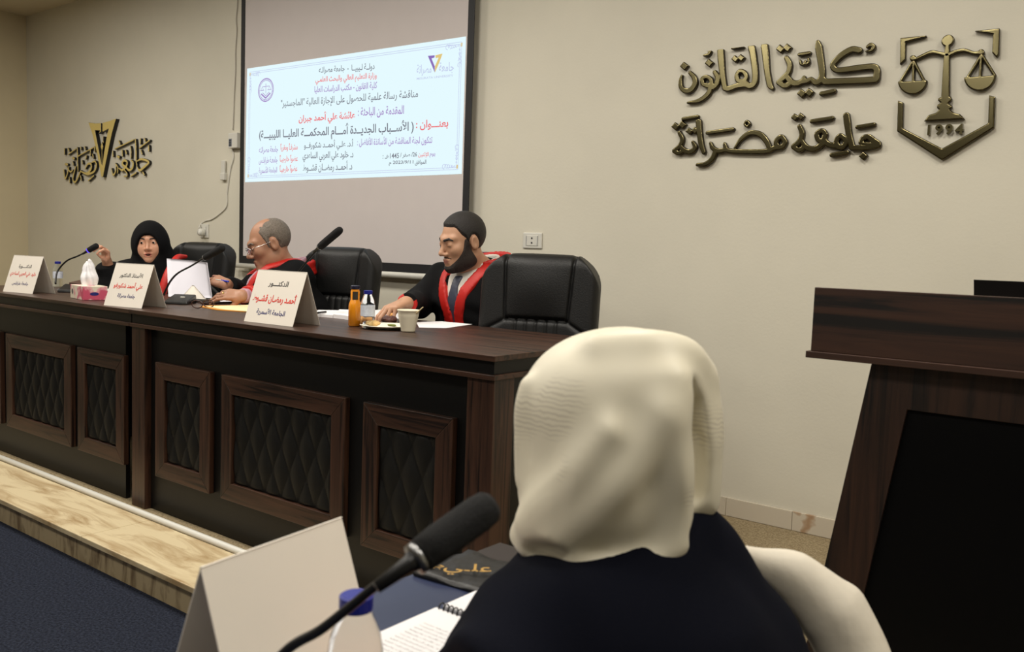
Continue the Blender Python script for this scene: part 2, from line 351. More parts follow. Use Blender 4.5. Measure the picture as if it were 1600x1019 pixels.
        for ax in range(3):
            u, v = (ax + 1) % 3, (ax + 2) % 3
            A = np.take(ins, range(0, n[ax] - 1), ax); B = np.take(ins, range(1, n[ax]), ax)
            E = np.argwhere(A != B); E = E[(E[:, u] > 0) & (E[:, v] > 0) & (E[:, u] < n[u] - 1) & (E[:, v] < n[v] - 1)]
            fl = ins[E[:, 0], E[:, 1], E[:, 2]]
            def g(du, dv_): q = E.copy(); q[:, u] -= du; q[:, v] -= dv_; return idx[q[:, 0], q[:, 1], q[:, 2]]
            Q = np.stack([g(1, 1), g(0, 1), g(0, 0), g(1, 0)], 1); Q[~fl] = Q[~fl][:, ::-1]; Fs.append(Q)
        F = np.concatenate(Fs)
        for _ in range(relax):
            e = np.concatenate([F[:, [0, 1]], F[:, [1, 2]], F[:, [2, 3]], F[:, [3, 0]]]); nv = len(V)
            k = np.bincount(e[:, 0], minlength=nv).astype(float) + 1e-9
            V = .5 * V + .5 * np.stack([np.bincount(e[:, 0], V[e[:, 1], j], nv) / k for j in range(3)], 1)
        return V, F
    def make(s, name, m, parent=None, base=None, relax=1, **kw):
        V, F = s.mesh(relax); return mesh(name, V, F, m, parent, base, True, **kw)

# ------------------------------------------------------------------ lettering
_FORMS = {}
for ch, code, n in (('\u0621', 0xFE80, 1), ('\u0622', 0xFE81, 2), ('\u0623', 0xFE83, 2), ('\u0624', 0xFE85, 2), ('\u0625', 0xFE87, 2), ('\u0626', 0xFE89, 4), ('\u0627', 0xFE8D, 2), ('\u0628', 0xFE8F, 4), ('\u0629', 0xFE93, 2), ('\u062A', 0xFE95, 4), ('\u062B', 0xFE99, 4), ('\u062C', 0xFE9D, 4), ('\u062D', 0xFEA1, 4), ('\u062E', 0xFEA5, 4), ('\u062F', 0xFEA9, 2), ('\u0630', 0xFEAB, 2), ('\u0631', 0xFEAD, 2), ('\u0632', 0xFEAF, 2), ('\u0633', 0xFEB1, 4), ('\u0634', 0xFEB5, 4), ('\u0635', 0xFEB9, 4), ('\u0636', 0xFEBD, 4), ('\u0637', 0xFEC1, 4), ('\u0638', 0xFEC5, 4), ('\u0639', 0xFEC9, 4), ('\u063A', 0xFECD, 4), ('\u0641', 0xFED1, 4), ('\u0642', 0xFED5, 4), ('\u0643', 0xFED9, 4), ('\u0644', 0xFEDD, 4), ('\u0645', 0xFEE1, 4), ('\u0646', 0xFEE5, 4), ('\u0647', 0xFEE9, 4), ('\u0648', 0xFEED, 2), ('\u0649', 0xFEEF, 2), ('\u064A', 0xFEF1, 4)):
    _FORMS[ch] = (code, n)
_LAMALEF = {'\u0622': 0xFEF5, '\u0623': 0xFEF7, '\u0625': 0xFEF9, '\u0627': 0xFEFB}
TAT = '\u0640'
def arabic(s):
    """joined letter forms in visual (left to right) order"""
    out = []; i = 0
    joins_next = lambda c: c == TAT or (c in _FORMS and _FORMS[c][1] == 4)
    joins_prev = lambda c: c == TAT or (c in _FORMS and _FORMS[c][1] >= 2)
    while i < len(s):
        c = s[i]; prev = s[i - 1] if i else ' '; nxt = s[i + 1] if i + 1 < len(s) else ' '
        bp = joins_next(prev) and joins_prev(c)
        if c == '\u0644' and nxt in _LAMALEF: out.append(chr(_LAMALEF[nxt] + (1 if bp else 0))); i += 2; continue
        if c in _FORMS:
            code, n = _FORMS[c]; bn = n == 4 and joins_prev(nxt)
            out.append(chr(code + (3 if bp and bn else 2 if bn else 1 if bp else 0)))
        else: out.append({'(': ')', ')': '('}.get(c, c))
        i += 1
    res = []; run = []
    for i, c in enumerate(out):
        if (c.isdigit() and c.isascii()) or (c == '/' and run and i + 1 < len(out) and out[i + 1].isdigit()): run.append(c); continue
        res += [''.join(run)] if run else []; run = []; res.append(c)
    res += [''.join(run)] if run else []
    return ''.join(reversed(res))
def glyphs(text, bold=0.0, extrude=0.0):
    """text as triangles in its own plane, unit-height font; returns vertices (n,3) and faces"""
    c = bpy.data.curves.new('lettering', 'FONT'); c.body = text; c.offset = bold; c.extrude = extrude; c.resolution_u = 3
    o = bpy.data.objects.new('lettering', c); COL.objects.link(o)
    bpy.context.view_layer.update(); ev = o.evaluated_get(bpy.context.evaluated_depsgraph_get()); me = ev.to_mesh()
    V = np.empty(len(me.vertices) * 3); me.vertices.foreach_get('co', V); V = V.reshape(-1, 3)
    F = [tuple(p.vertices) for p in me.polygons]; ev.to_mesh_clear(); bpy.data.objects.remove(o); bpy.data.curves.remove(c)
    return V, F
def text(name, s, m, parent, centre, u, v, width, height=None, bold=.012, depth=.0004, ar=True):
    """a line of writing centred at a point, running along u with up v, fitted to width (and height if given)"""
    V, F = glyphs(arabic(s) if ar else s, bold)
    lo, hi = V.min(0), V.max(0); k = width / (hi[0] - lo[0]); kv = k if height is None else height / (hi[1] - lo[1])
    u = np.array(u, float); u /= np.linalg.norm(u); v = np.array(v, float); v /= np.linalg.norm(v); n = np.cross(u, v)
    W = np.array(centre) + np.outer((V[:, 0] - (lo[0] + hi[0]) / 2) * k, u) + np.outer((V[:, 1] - (lo[1] + hi[1]) / 2) * kv, v) + n * depth
    return mesh(name, W, F, m, parent)
# raised signs: strokes and polygons drawn on the wall plane (x, z), given thickness and rounded arrises
def seg2(x, z, a, b, ra, rb):
    ab = np.array(b) - np.array(a); L = ab @ ab + 1e-12
    t = np.clip(((x - a[0]) * ab[0] + (z - a[1]) * ab[1]) / L, 0, 1)
    return np.hypot(x - a[0] - ab[0] * t, z - a[1] - ab[1] * t) - (ra + (rb - ra) * t)
def poly2(x, z, P_):
    d = np.full(np.broadcast(x, z).shape, 1e9); s = np.ones(d.shape); n = len(P_)
    for i in range(n):
        a, b = np.array(P_[i]), np.array(P_[i - 1]); e = b - a; wx, wz = x - a[0], z - a[1]
        t = np.clip((wx * e[0] + wz * e[1]) / (e @ e + 1e-12), 0, 1)
        d = np.minimum(d, (wx - e[0] * t) ** 2 + (wz - e[1] * t) ** 2)
        c1, c2, c3 = z >= a[1], z < b[1], e[0] * wz > e[1] * wx
        s = np.where((c1 & c2 & c3) | (~c1 & ~c2 & ~c3), -s, s)
    return s * np.sqrt(d)
class Sign:
    """flat artwork on the back wall, 2-D distance d(x,z), standing from wall to wall-thick"""
    def __init__(s, lo, hi, h=.0022): s.h = h; s.x = np.arange(lo[0], hi[0], h); s.z = np.arange(lo[1], hi[1], h); s.X, s.Z = s.x[:, None], s.z[None, :]; s.d = np.full((len(s.x), len(s.z)), 1.)
    def clip(s, P_, m): P_ = np.array(P_); a, b = P_.min(0) - m, P_.max(0) + m; i = np.searchsorted(s.x, [a[0], b[0]]); j = np.searchsorted(s.z, [a[1], b[1]]); return slice(*i), slice(*j)
    def stroke(s, pts, w, curve=True):
        pts = spline(pts, 6) if curve and len(pts) > 2 else [np.array(p) for p in pts]; n = len(pts)
        ws = np.interp(np.linspace(0, 1, n), np.linspace(0, 1, len(w)), w) if isinstance(w, (list, tuple)) else [w] * n
        for i in range(n - 1):
            c = s.clip([pts[i], pts[i + 1]], max(ws) + .01)
            s.d[c] = np.minimum(s.d[c], seg2(s.X[c[0]], s.Z[:, c[1]], pts[i], pts[i + 1], ws[i] / 2, ws[i + 1] / 2))
    def poly(s, P_, sub=False):
        c = s.clip(P_, .02); d = poly2(s.X[c[0]], s.Z[:, c[1]], P_); s.d[c] = np.maximum(s.d[c], -d) if sub else np.minimum(s.d[c], d)
    def make(s, name, mats, parent, thick, wall=WALL):
        h = s.h; ny = int(thick / h) + 4; f = Field((s.x[0], wall - thick - 2 * h, s.z[0]), (s.x[0] + h, wall, s.z[0]), h)
        f.n = np.array([len(s.x), ny, len(s.z)]); y = f.lo[1] + h * np.arange(ny)
        dy = np.abs(y - (wall - thick / 2)) - thick / 2
        a = s.d[:, None, :]; b = dy[None, :, None]; f.D = smax(a, b, .0035).astype(np.float32)
        V, F = f.mesh(0); e1 = V[F[:, 1]] - V[F[:, 0]]; e2 = V[F[:, 2]] - V[F[:, 0]]; n = np.cross(e1, e2); n /= np.linalg.norm(n, axis=1)[:, None] + 1e-12
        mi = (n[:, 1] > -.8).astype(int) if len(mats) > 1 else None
        return mesh(name, V, F, mats, parent, smooth=False, mi=mi)

# ------------------------------------------------------------------ the room
def structure(name, mb, m, bevel=0): o = mb.make(name, m, None, (0, 0, 0), bevel=bevel); o['kind'] = 'structure'; return o
structure('floor', MB().box((XL, YF, -.1), (XR, WALL + .1, 0)), M['carpet'])
structure('wall_back', MB().box((XL, WALL, 0), (XR, WALL + .1, CEIL)), M['wall'])
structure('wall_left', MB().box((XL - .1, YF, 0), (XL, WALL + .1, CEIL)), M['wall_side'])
structure('wall_right', MB().box((XR, YF, 0), (XR + .1, WALL + .1, CEIL)), M['wall'])
structure('wall_front', MB().box((XL, YF - .1, 0), (XR, YF, CEIL)), M['wall_dim'])
structure('ceiling', MB().box((XL, YF, CEIL), (XR, WALL + .1, CEIL + .1)), M['ceiling'])
structure('stage_platform', MB().box((XL, 1.605, 0), (XR, WALL, P - .001)), M['stage'])
structure('stage_riser', MB().box((XL, 1.6, 0), (XR, 1.606, P - .02)), M['riser'])
tr = MB(); x = XL
while x < XR: tr.box((x, 1.583, P - .021), (min(x + 1.296, XR), 1.862, P + .001)); x += 1.2985
structure('stage_step', tr, M['tread'], .003)
sk = MB(); x = XL
while x < XR: sk.box((x, WALL - .012, P), (min(x + .2985, XR), WALL, P + .082)); x += .3
structure('baseboard_back', sk, M['skirting'], .0015)
cb = MB().tube([(XL, 1.878, P + .007), (1.5, 1.878, P + .007)], .0135, 12)
tag(cb.make('cable_trunking', M['white_pl'], None, (-4, 1.878, P), True), 'long white rounded cable cover running along the stage in front of the desks', 'cable cover')

# ------------------------------------------------------------------ projection screen
sx0, sx1, sz0, sz1 = -5.092, -3.128, 1.166, 3.02; SY = WALL - .055
t = thing('projection_screen', ((sx0 + sx1) / 2, SY, sz0), 'large pulled-down projection screen with black border showing a thesis defence slide', 'projection screen')
MB().box((sx0, SY, sz0), (sx1, SY + .002, sz1)).make('screen_fabric', M['screen'], t)
b = MB(); bw = .052
b.box((sx0 - .045, SY - .0006, sz0 - bw), (sx0, SY + .003, sz1)); b.box((sx1, SY - .0006, sz0 - bw), (sx1 + .045, SY + .003, sz1)); b.box((sx0, SY - .0006, sz0 - bw), (sx1, SY + .003, sz0))
b.make('black_border', M['screen_edge'], t)
bar = MB().tube([(sx0 - .1, SY + .001, sz0 - bw - .016), (sx1 + .1, SY + .001, sz0 - bw - .016)], .017, 14).make('weight_bar', M['white_pl'], t, smooth=True)
for ex in (sx0 - .105, sx1 + .105): MB().tube([(ex - .007, SY + .001, sz0 - bw - .016), (ex + .007, SY + .001, sz0 - bw - .016)], .019, 14).make('end_cap', M['dark_pl'], bar)
MB().box((sx0 - .12, SY - .04, sz1), (sx1 + .12, WALL - .004, sz1 + .12)).make('roller_case', M['white_pl'], t, bevel=.01)
# the projected slide: keystoned quad on the fabric, its own plane coordinates (u 0..1 rightwards, v 0..1 upwards)
q = dict(bl=(-5.077, 1.661), br=(-3.138, 1.663), tl=(-5.066, 2.412), tr=(-3.138, 2.389))
def sl(u, v, e=0):
    x = (1 - v) * ((1 - u) * q['bl'][0] + u * q['br'][0]) + v * ((1 - u) * q['tl'][0] + u * q['tr'][0])
    z = (1 - v) * ((1 - u) * q['bl'][1] + u * q['br'][1]) + v * ((1 - u) * q['tl'][1] + u * q['tr'][1])
    return np.array((x, SY - .0008 - e, z))
im = mesh('projected_slide', [sl(0, 0), sl(1, 0), sl(1, 1), sl(0, 1)], [(0, 1, 2, 3)], M['slide'], t)

def slide_uv(zx, zy):
    """slide coordinates of a point read off the close-up of the slide"""
    p = at(370 + zx / 3.918, 40 + zy / 3.918, Y=SY)
    u = (p[0] - q['bl'][0]) / (q['br'][0] - q['bl'][0]); top = (1 - u) * q['tl'][1] + u * q['tr'][1]; bot = (1 - u) * q['bl'][1] + u * q['br'][1]
    return u, (p[2] - bot) / (top - bot)
def sline(name, s, m, x0, x1, ya, yb, h, bold=.012):
    """a slide line from close-up x0..x1 whose middle goes from ya (at x0) to yb (at x1); h is its height in close-up pixels"""
    u0, v0 = slide_uv(x0, ya); u1, v1 = slide_uv(x1, yb); a, b_ = sl(u0, v0, .0008), sl(u1, v1, .0008)
    hh = h / 3.918 * (np.linalg.norm(b_ - a) / ((x1 - x0) / 3.918)) * .74
    return text(name, s, m, im, (a + b_) / 2, b_ - a, (0, 0, 1), np.linalg.norm(b_ - a), hh, bold)
G_, R_, U_ = M['s_grey'], M['s_red'], M['s_purple']
for s, m, x0, x1, ya, yb, h, bo in (
    ('دولــة لـيبيــا  -  جامعة مصراتـه', G_, 500, 842, 277, 254, 44, .014), ('وزارة التعليم العالي والبحث العلمـي', R_, 480, 856, 340, 313, 46, .014),
    ('كلية القانون - مكتب الدراسات العليا', U_, 474, 858, 397, 369, 46, .014), ('مناقشة رسالة علمية للحصول على الإجازة العالية "الماجستير"', G_, 268, 1110, 484, 424, 56, .008),
    ('المقدمة من الباحثة :', U_, 742, 1024, 536, 522, 64, .014), ('عائشة علي أحمد جبران', R_, 378, 724, 575, 552, 66, .024),
    ('بعنـــوان :', R_, 1098, 1296, 612, 602, 62, .02), ('( الأســباب الجديــدة أمـــام المحكمـــة العليــا الليبيـــة)', G_, 136, 1084, 674, 622, 84, .02),
    ('تتكون لجنة المناقشة من الأساتذة الأفاضل :', U_, 738, 1198, 716, 700, 58, .012),
    ('أ.د. علـي أحمــد شكورفــو', G_, 412, 714, 738, 727, 58, .014), ('مشرفـاً ومقرراً', R_, 268, 372, 748, 744, 44, .012), ('جامعة مصراتـه', U_, 136, 252, 766, 760, 40, .012),
    ('د. خلود علي العربي الساعدي', G_, 404, 714, 806, 798, 56, .014), ('عضواً خارجيـاً', R_, 264, 374, 818, 815, 44, .012), ('جامعـة طرابلـس', U_, 136, 250, 829, 825, 40, .012),
    ('د. أحمــد رمضــان قشــوط', G_, 406, 708, 870, 860, 60, .014), ('عضواً خارجيـاً', R_, 264, 372, 880, 876, 44, .012), ('الجامعة الأسمرية', U_, 136, 248, 889, 884, 42, .012),
    ('1445هـ :', G_, 894, 994, 800, 796, 30, .012), ('26/ صفر /', G_, 1002, 1104, 796, 792, 34, .012), ('الإثنين', R_, 1112, 1176, 794, 792, 34, .012), ('يوم', U_, 1182, 1216, 796, 794, 26, .012), ('2023/9/11 م', G_, 932, 1082, 844, 840, 30, .012), ('الموافق', G_, 1092, 1162, 840, 838, 34, .012)):
    sline('slide_text', s, m, x0, x1, ya, yb, h, bo)
def sbar(mb, u0, v0, u1, v1, w):
    a, b_ = sl(u0, v0, .0005), sl(u1, v1, .0005); d = b_ - a; d /= np.linalg.norm(d); n = np.array((-d[2], 0, d[0])) * w / 2
    mb.add([a - n, b_ - n, b_ + n, a + n], [(0, 1, 2, 3)])
bd = MB()
for o in (.035, .05):
    k = o * .42; sbar(bd, k, o, 1 - k, o, .003); sbar(bd, k, 1 - o, 1 - k, 1 - o, .003); sbar(bd, k, o, k, 1 - o, .003); sbar(bd, 1 - k, o, 1 - k, 1 - o, .003)
for cu, cv, su, sv in ((.015, .04, 1, 1), (.985, .04, -1, 1), (.985, .96, -1, -1), (.015, .96, 1, -1)):
    for k in range(12):      # scrolling corner ornament
        a = k * .55; r = .004 + .0016 * k; c0 = (cu + su * (.008 + .004 * k), cv + sv * .02) if k % 2 else (cu + su * .006, cv + sv * (.02 + .014 * k))
        p = [(c0[0] + r * .35 * math.cos(a + j), c0[1] + r * .9 * math.sin(a + j)) for j in range(6)]
        for j in range(5): sbar(bd, *p[j], *p[j + 1], .0035)
bd.make('slide_border', M['s_line'], im)
for cu, cv in ((.018, .055), (.982, .055), (.985, .945), (.018, .945)):
    og = MB(); sbar(og, cu - .003, cv, cu + .003, cv, .02); og.make('corner_ornament', M['s_gold'], im)
sealm = MB(); cu, cv = slide_uv(174, 395); ru, rv = .041, .098
for rr in (1, .84):
    p = [(cu + ru * rr * math.cos(k * math.pi / 18), cv + rv * rr * math.sin(k * math.pi / 18)) for k in range(37)]
    for j in range(36): sbar(sealm, *p[j], *p[j + 1], .006 if rr == 1 else .003)
for k in range(48):
    a = k * math.pi / 24; sbar(sealm, cu + ru * .88 * math.cos(a), cv + rv * .88 * math.sin(a), cu + ru * .96 * math.cos(a), cv + rv * .96 * math.sin(a), .0035)
sbar(sealm, cu, cv - .03, cu, cv + .055, .004); sbar(sealm, cu - .02, cv + .03, cu + .02, cv + .03, .003)
for sx in (-1, 1):
    sbar(sealm, cu + sx * .02, cv + .03, cu + sx * .028, cv, .002); sbar(sealm, cu + sx * .02, cv + .03, cu + sx * .012, cv, .002); sbar(sealm, cu + sx * .01, cv, cu + sx * .03, cv, .004)
    sbar(sealm, cu, cv - .07, cu + sx * .025, cv - .03, .01); sbar(sealm, cu, cv - .05, cu + sx * .018, cv - .02, .004)
sealm.make('slide_seal', M['s_purple'], im)
lg1, lg2 = MB(), MB()
def spoly(mb, pts): mb.add([sl(*slide_uv(*p), .0006) for p in pts], [tuple(range(len(pts)))[::-1]])
spoly(lg1, [(1170, 186), (1212, 182), (1210, 196), (1192, 202), (1212, 250), (1212, 288)]); spoly(lg2, [(1216, 182), (1260, 172), (1238, 232), (1213, 288), (1213, 250), (1236, 196), (1218, 200)])
lg1.make('slide_logo', M['s_violet'], im); lg2.make('slide_logo', M['s_gold'], im)
sline('slide_text', 'جامعة', M['s_line'], 1238, 1330, 262, 256, 70, .01); sline('slide_text', 'مصراتة', M['s_line'], 1102, 1192, 276, 270, 70, .01)
u0, v0 = slide_uv(1102, 326); u1, v1 = slide_uv(1326, 306); a, b_ = sl(u0, v0, .0008), sl(u1, v1, .0008)
text('slide_text', 'MISURATA UNIVERSITY', M['s_line'], im, (a + b_) / 2, b_ - a, (0, 0, 1), np.linalg.norm(b_ - a), .012, ar=False)

# ------------------------------------------------------------------ raised signs on the wall
def wp(ox, oy, k, y=WALL - .01):
    def f(zx, zy): p = at(ox + zx / k, oy + zy / k, Y=y); return (p[0], p[2])
    return f
f5 = wp(1040, 40, 4.075, WALL - .02); K5 = 3.9 / 1361 / 4.075 * 1.08      # metres per close-up pixel
def strokes(sg, f, k, L):
    for pts, w in L: sg.stroke([f(*p) for p in pts], [v * k for v in w] if isinstance(w, tuple) else w * k)
def diamonds(sg, f, L):
    for x, y, r in L: sg.poly([f(x - r, y + r * .1), f(x - r * .1, y - r), f(x + r, y - r * .1), f(x + r * .1, y + r)])
D_ = 'polished bronze raised Arabic lettering reading '
t = thing('wall_lettering', (-2.0, WALL, 2.3), 'upper line of polished bronze raised Arabic lettering, "كلية القانون", left of the emblem', 'wall sign', 'bronze lettering beside the emblem')
sg = Sign(f5(40, 540), f5(1400, 20))
sets = [[((1232, 158), (1185, 152), (1120, 188), (1066, 245), (1075, 276), (1115, 284), (1240, 268), (1322, 262), (1344, 285), (1342, 335)), (34, 34, 34, 30, 30, 34, 34, 34, 36)], [((1342, 335), (1322, 345), (1180, 352), (1015, 358)), 36], [((968, 102), (974, 140), (985, 210), (996, 300), (985, 345), (955, 362), (925, 338)), (20, 40, 36, 34, 36, 34, 22)],
    [((1000, 345), (1020, 358)), 36], [((880, 330), (870, 352), (838, 368), (805, 362), (778, 335), (768, 318)), (22, 30, 34, 34, 30, 22)], [((925, 338), (900, 352), (868, 356)), (22, 30, 30)], [((768, 205), (788, 245), (782, 295), (748, 335), (716, 362)), (26, 30, 30, 32, 26)], [((716, 362), (752, 382), (782, 375), (795, 350)), (26, 32, 32, 26)]]
strokes(sg, f5, K5, sets); diamonds(sg, f5, [(730, 148, 30), (775, 142, 30), (865, 432, 32), (914, 426, 32)])
strokes(sg, f5, K5, [[((850, 184), (914, 174)), 20], [((990, 433), (1072, 416)), 24], [((856, 226), (862, 246), (884, 244), (888, 228)), 15], [((888, 232), (892, 246), (910, 236), (908, 212)), 15], [((1285, 134), (1306, 122), (1324, 136), (1308, 158), (1276, 164)), (18, 22, 22, 20, 10)],
    [((628, 132), (634, 180), (645, 290), (662, 375), (678, 400)), (42, 40, 34, 34, 22)], [((545, 135), (556, 190), (568, 290), (566, 360), (535, 385), (498, 366)), (40, 38, 36, 38, 36, 28)],
    [((498, 366), (512, 330), (498, 296), (470, 290), (452, 318), (462, 350), (505, 352)), (30, 26, 24, 24, 26, 28, 26)], [((520, 375), (460, 382), (400, 402), (374, 396)), (34, 32, 34, 30)], [((348, 160), (352, 220), (362, 320), (376, 400)), (40, 40, 34, 30)], [((425, 141), (492, 131)), 20],
    [((312, 296), (330, 330), (325, 370), (296, 394), (262, 378)), (26, 32, 32, 32, 28)], [((262, 382), (238, 372), (232, 340), (258, 326), (284, 340), (288, 375), (262, 384)), (26, 26, 26, 24, 26, 26, 26)], [((290, 372), (272, 430), (215, 476), (140, 491)), (30, 32, 28, 14)],
    [((155, 300), (180, 330), (185, 372), (158, 410), (122, 414), (96, 388), (94, 345), (102, 318)), (24, 30, 34, 34, 32, 28, 22, 12)], [((240, 160), (262, 154), (282, 160), (272, 182), (242, 190)), (10, 16, 20, 20, 12)]])
diamonds(sg, f5, [(442, 212, 26), (480, 206, 26), (276, 238, 29), (118, 258, 29)])
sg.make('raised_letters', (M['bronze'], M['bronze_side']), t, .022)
t = thing('wall_lettering', (-2.0, WALL, 1.85), 'lower line of polished bronze raised Arabic lettering, "جامعة مصراتة", left of the emblem', 'wall sign', 'bronze lettering beside the emblem')
sg = Sign(f5(10, 945), f5(1400, 470))
strokes(sg, f5, K5, [[((1240, 745), (1258, 716), (1290, 708), (1322, 732), (1352, 750)), (22, 28, 30, 32, 30)], [((1240, 748), (1275, 752), (1335, 765)), (14, 20, 28)], [((1355, 762), (1280, 776), (1190, 778)), (30, 30, 30)], [((1150, 572), (1156, 620), (1168, 700), (1188, 778)), (34, 36, 32, 32)], [((1220, 646), (1326, 629)), 22],
    [((1140, 722), (1112, 700), (1088, 728), (1092, 768), (1125, 772), (1146, 745), (1138, 716)), (26, 26, 28, 30, 30, 28, 26)], [((1058, 824), (1154, 808)), 26], [((1095, 765), (1040, 758), (1008, 728), (1016, 692), (992, 668), (962, 690), (972, 726), (1000, 746)), (32, 32, 30, 28, 26, 28, 30, 28)], [((1000, 752), (965, 778), (925, 786), (888, 768), (868, 735)), (30, 32, 34, 30, 22)],
    [((852, 642), (868, 685), (852, 735), (812, 768)), (26, 30, 32, 26)], [((812, 772), (845, 792), (872, 782), (882, 756)), (26, 30, 30, 24)], [((930, 609), (1060, 589)), 24],
    [((758, 735), (735, 708), (705, 732), (708, 766), (742, 772), (760, 744)), (28, 28, 28, 30, 30, 28)], [((745, 772), (690, 780), (640, 800), (520, 802), (400, 796), (378, 768), (374, 750)), (28, 30, 30, 28, 28, 26, 16)], [((440, 780), (478, 725), (535, 684), (595, 690), (640, 735), (662, 785)), (16, 26, 30, 32, 32, 28)],
    [((382, 790), (335, 798), (298, 778), (284, 748)), (28, 30, 28, 18)], [((318, 796), (296, 846), (255, 880), (200, 886)), (30, 32, 28, 20)], [((265, 683), (425, 660)), 24], [((534, 626), (518, 642), (502, 626), (518, 608), (534, 626)), 15], [((208, 612), (214, 680), (224, 750), (242, 808)), (36, 34, 32, 26)],
    [((172, 742), (186, 772), (170, 798), (135, 802), (102, 780), (90, 760)), (20, 28, 32, 32, 28, 22)], [((86, 682), (104, 722), (90, 765), (52, 796)), (24, 28, 30, 24)], [((52, 800), (82, 812), (108, 798)), (24, 28, 26)], [((110, 594), (200, 579)), 22]])
diamonds(sg, f5, [(1258, 830, 30), (822, 584, 27), (860, 580, 27), (150, 672, 25), (186, 668, 25), (62, 642, 28), (106, 632, 28)])
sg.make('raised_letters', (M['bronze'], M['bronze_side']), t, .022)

f6 = wp(1380, 30, 4.245, WALL - .02); K6 = 3.75 / 1361 / 4.245 * 1.08
t = thing('wall_emblem', (-1.0, WALL, 1.9), 'polished bronze scales of justice emblem in a broken shield with the year 1994', 'wall sign')
def emblem(name, polys=(), strk=(), discs=(), lohi=((80, 950), (790, 50))):
    allp = [p for P_ in polys for p in P_] + [p for s_, w in strk for p in s_] + [(x + dx, y + dy) for x, y, r in discs for dx in (-r, r) for dy in (-r, r)]
    A = np.array([f6(*p) for p in allp]); sgn = Sign(A.min(0) - .03, A.max(0) + .03)
    for P_ in polys: sgn.poly([f6(*p) for p in P_])
    for s_, w in strk: sgn.stroke([f6(*p) for p in s_], [v * K6 for v in w] if isinstance(w, tuple) else w * K6)
    for x, y, r in discs: sgn.stroke([f6(x, y), f6(x + .5, y)], 2 * r * K6, False)
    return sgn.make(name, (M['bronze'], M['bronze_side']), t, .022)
emblem('shield_corner', [[(113, 124), (286, 107), (286, 116), (150, 153), (148, 268), (110, 306)]]); emblem('shield_corner', [[(595, 78), (772, 60), (768, 235), (752, 256), (722, 224), (728, 100)]])
arc = lambda x0, y0, x1, y1, cy, n=14: [(x0, y0)] + [((x0 + x1) / 2 - (x1 - x0) / 2 * math.cos(math.pi * k / n), (y0 * (1 - k / n) + y1 * k / n) + (cy - (y0 + y1) / 2) * math.sin(math.pi * k / n)) for k in range(1, n)] + [(x1, y1)]
emblem('balance_post', [[(413, 160), (441, 160), (440, 530), (383, 526), (400, 250)], [(372, 520), (448, 514), (456, 530), (448, 545), (430, 560), (455, 572), (458, 588), (440, 600), (470, 620), (510, 630), (541, 662), (270, 678), (300, 636), (350, 620), (370, 600), (356, 590), (356, 570), (380, 555), (362, 540), (364, 526)]], [], [(427, 142, 31)])
emblem('balance_beam', [], [[((192, 256), (215, 262), (260, 242), (320, 218), (380, 228), (425, 236), (480, 214), (540, 206), (600, 224), (655, 222)), (26, 16, 18, 20, 20, 24, 20, 20, 18, 24)]], [(196, 258, 16), (648, 216, 14)])
emblem('balance_pan', [arc(97, 413, 291, 405, 500)], [[((194, 282), (116, 412)), 15], [((204, 282), (268, 405)), 15], [((200, 282), (198, 410)), 15]])
emblem('balance_pan', [arc(535, 386, 746, 371, 476)], [[((648, 240), (562, 382)), 15], [((656, 240), (738, 372)), 15], [((650, 240), (642, 380)), 15]])
emblem('shield_point', [[(97, 539), (133, 553), (130, 722), (390, 857), (695, 690), (702, 504), (742, 514), (735, 720), (390, 937), (91, 744)]])
V, Fc = glyphs('1994', .03, .0); lo, hi = V.min(0), V.max(0)
a, b_ = np.array(f6(268, 735)), np.array(f6(538, 727)); ht = np.array(f6(400, 695))[1] - np.array(f6(400, 765))[1]
for i, ch in enumerate('1994'):
    Vd, Fd = glyphs(ch, .03, .5); l2, h2 = Vd.min(0), Vd.max(0); cx = a + (b_ - a) * ((i + .5) / 4)
    kx = ht / (h2[1] - l2[1]); Wd = np.stack([cx[0] + (Vd[:, 0] - (l2[0] + h2[0]) / 2) * kx * 1.05, WALL - .009 - Vd[:, 2] * .018, cx[1] + (Vd[:, 1] - (l2[1] + h2[1]) / 2) * kx], 1)
    mesh('digit', Wd, Fd, M['bronze'], t)

f2 = wp(60, 170, 8.0, WALL - .04); K2 = 6.35 / 1361 / 8 * 1.4; GB = (M['gold'], M['black_edge'])
t = thing('wall_logo', (-7.1, WALL, 1.75), 'gold and black raised calligraphy logo with a pen-nib triangle on the left of the wall', 'wall sign')
sg = Sign(f2(590, 880), f2(1010, 100), .003)
sg.poly([f2(*p) for p in ((612, 168), (700, 180), (778, 176), (870, 152), (958, 120), (905, 310), (845, 600), (795, 852), (775, 852), (722, 560), (668, 330))])
sg.poly([f2(*p) for p in ((695, 268), (760, 272), (735, 318), (770, 285), (800, 285), (866, 248), (846, 330), (808, 560), (786, 740), (752, 560))], True)
sg.poly([f2(*p) for p in ((772, 176), (788, 176), (788, 290), (772, 290))], True)
sg.stroke([f2(783, 415), f2(783, 470), f2(783, 500)], [6 * K2, 46 * K2, 18 * K2]); sg.stroke([f2(783, 490), f2(784, 840)], 13 * K2); sg.stroke([f2(796, 350), f2(798, 420)], 12 * K2)
sg.make('nib_triangle', GB, t, .034)
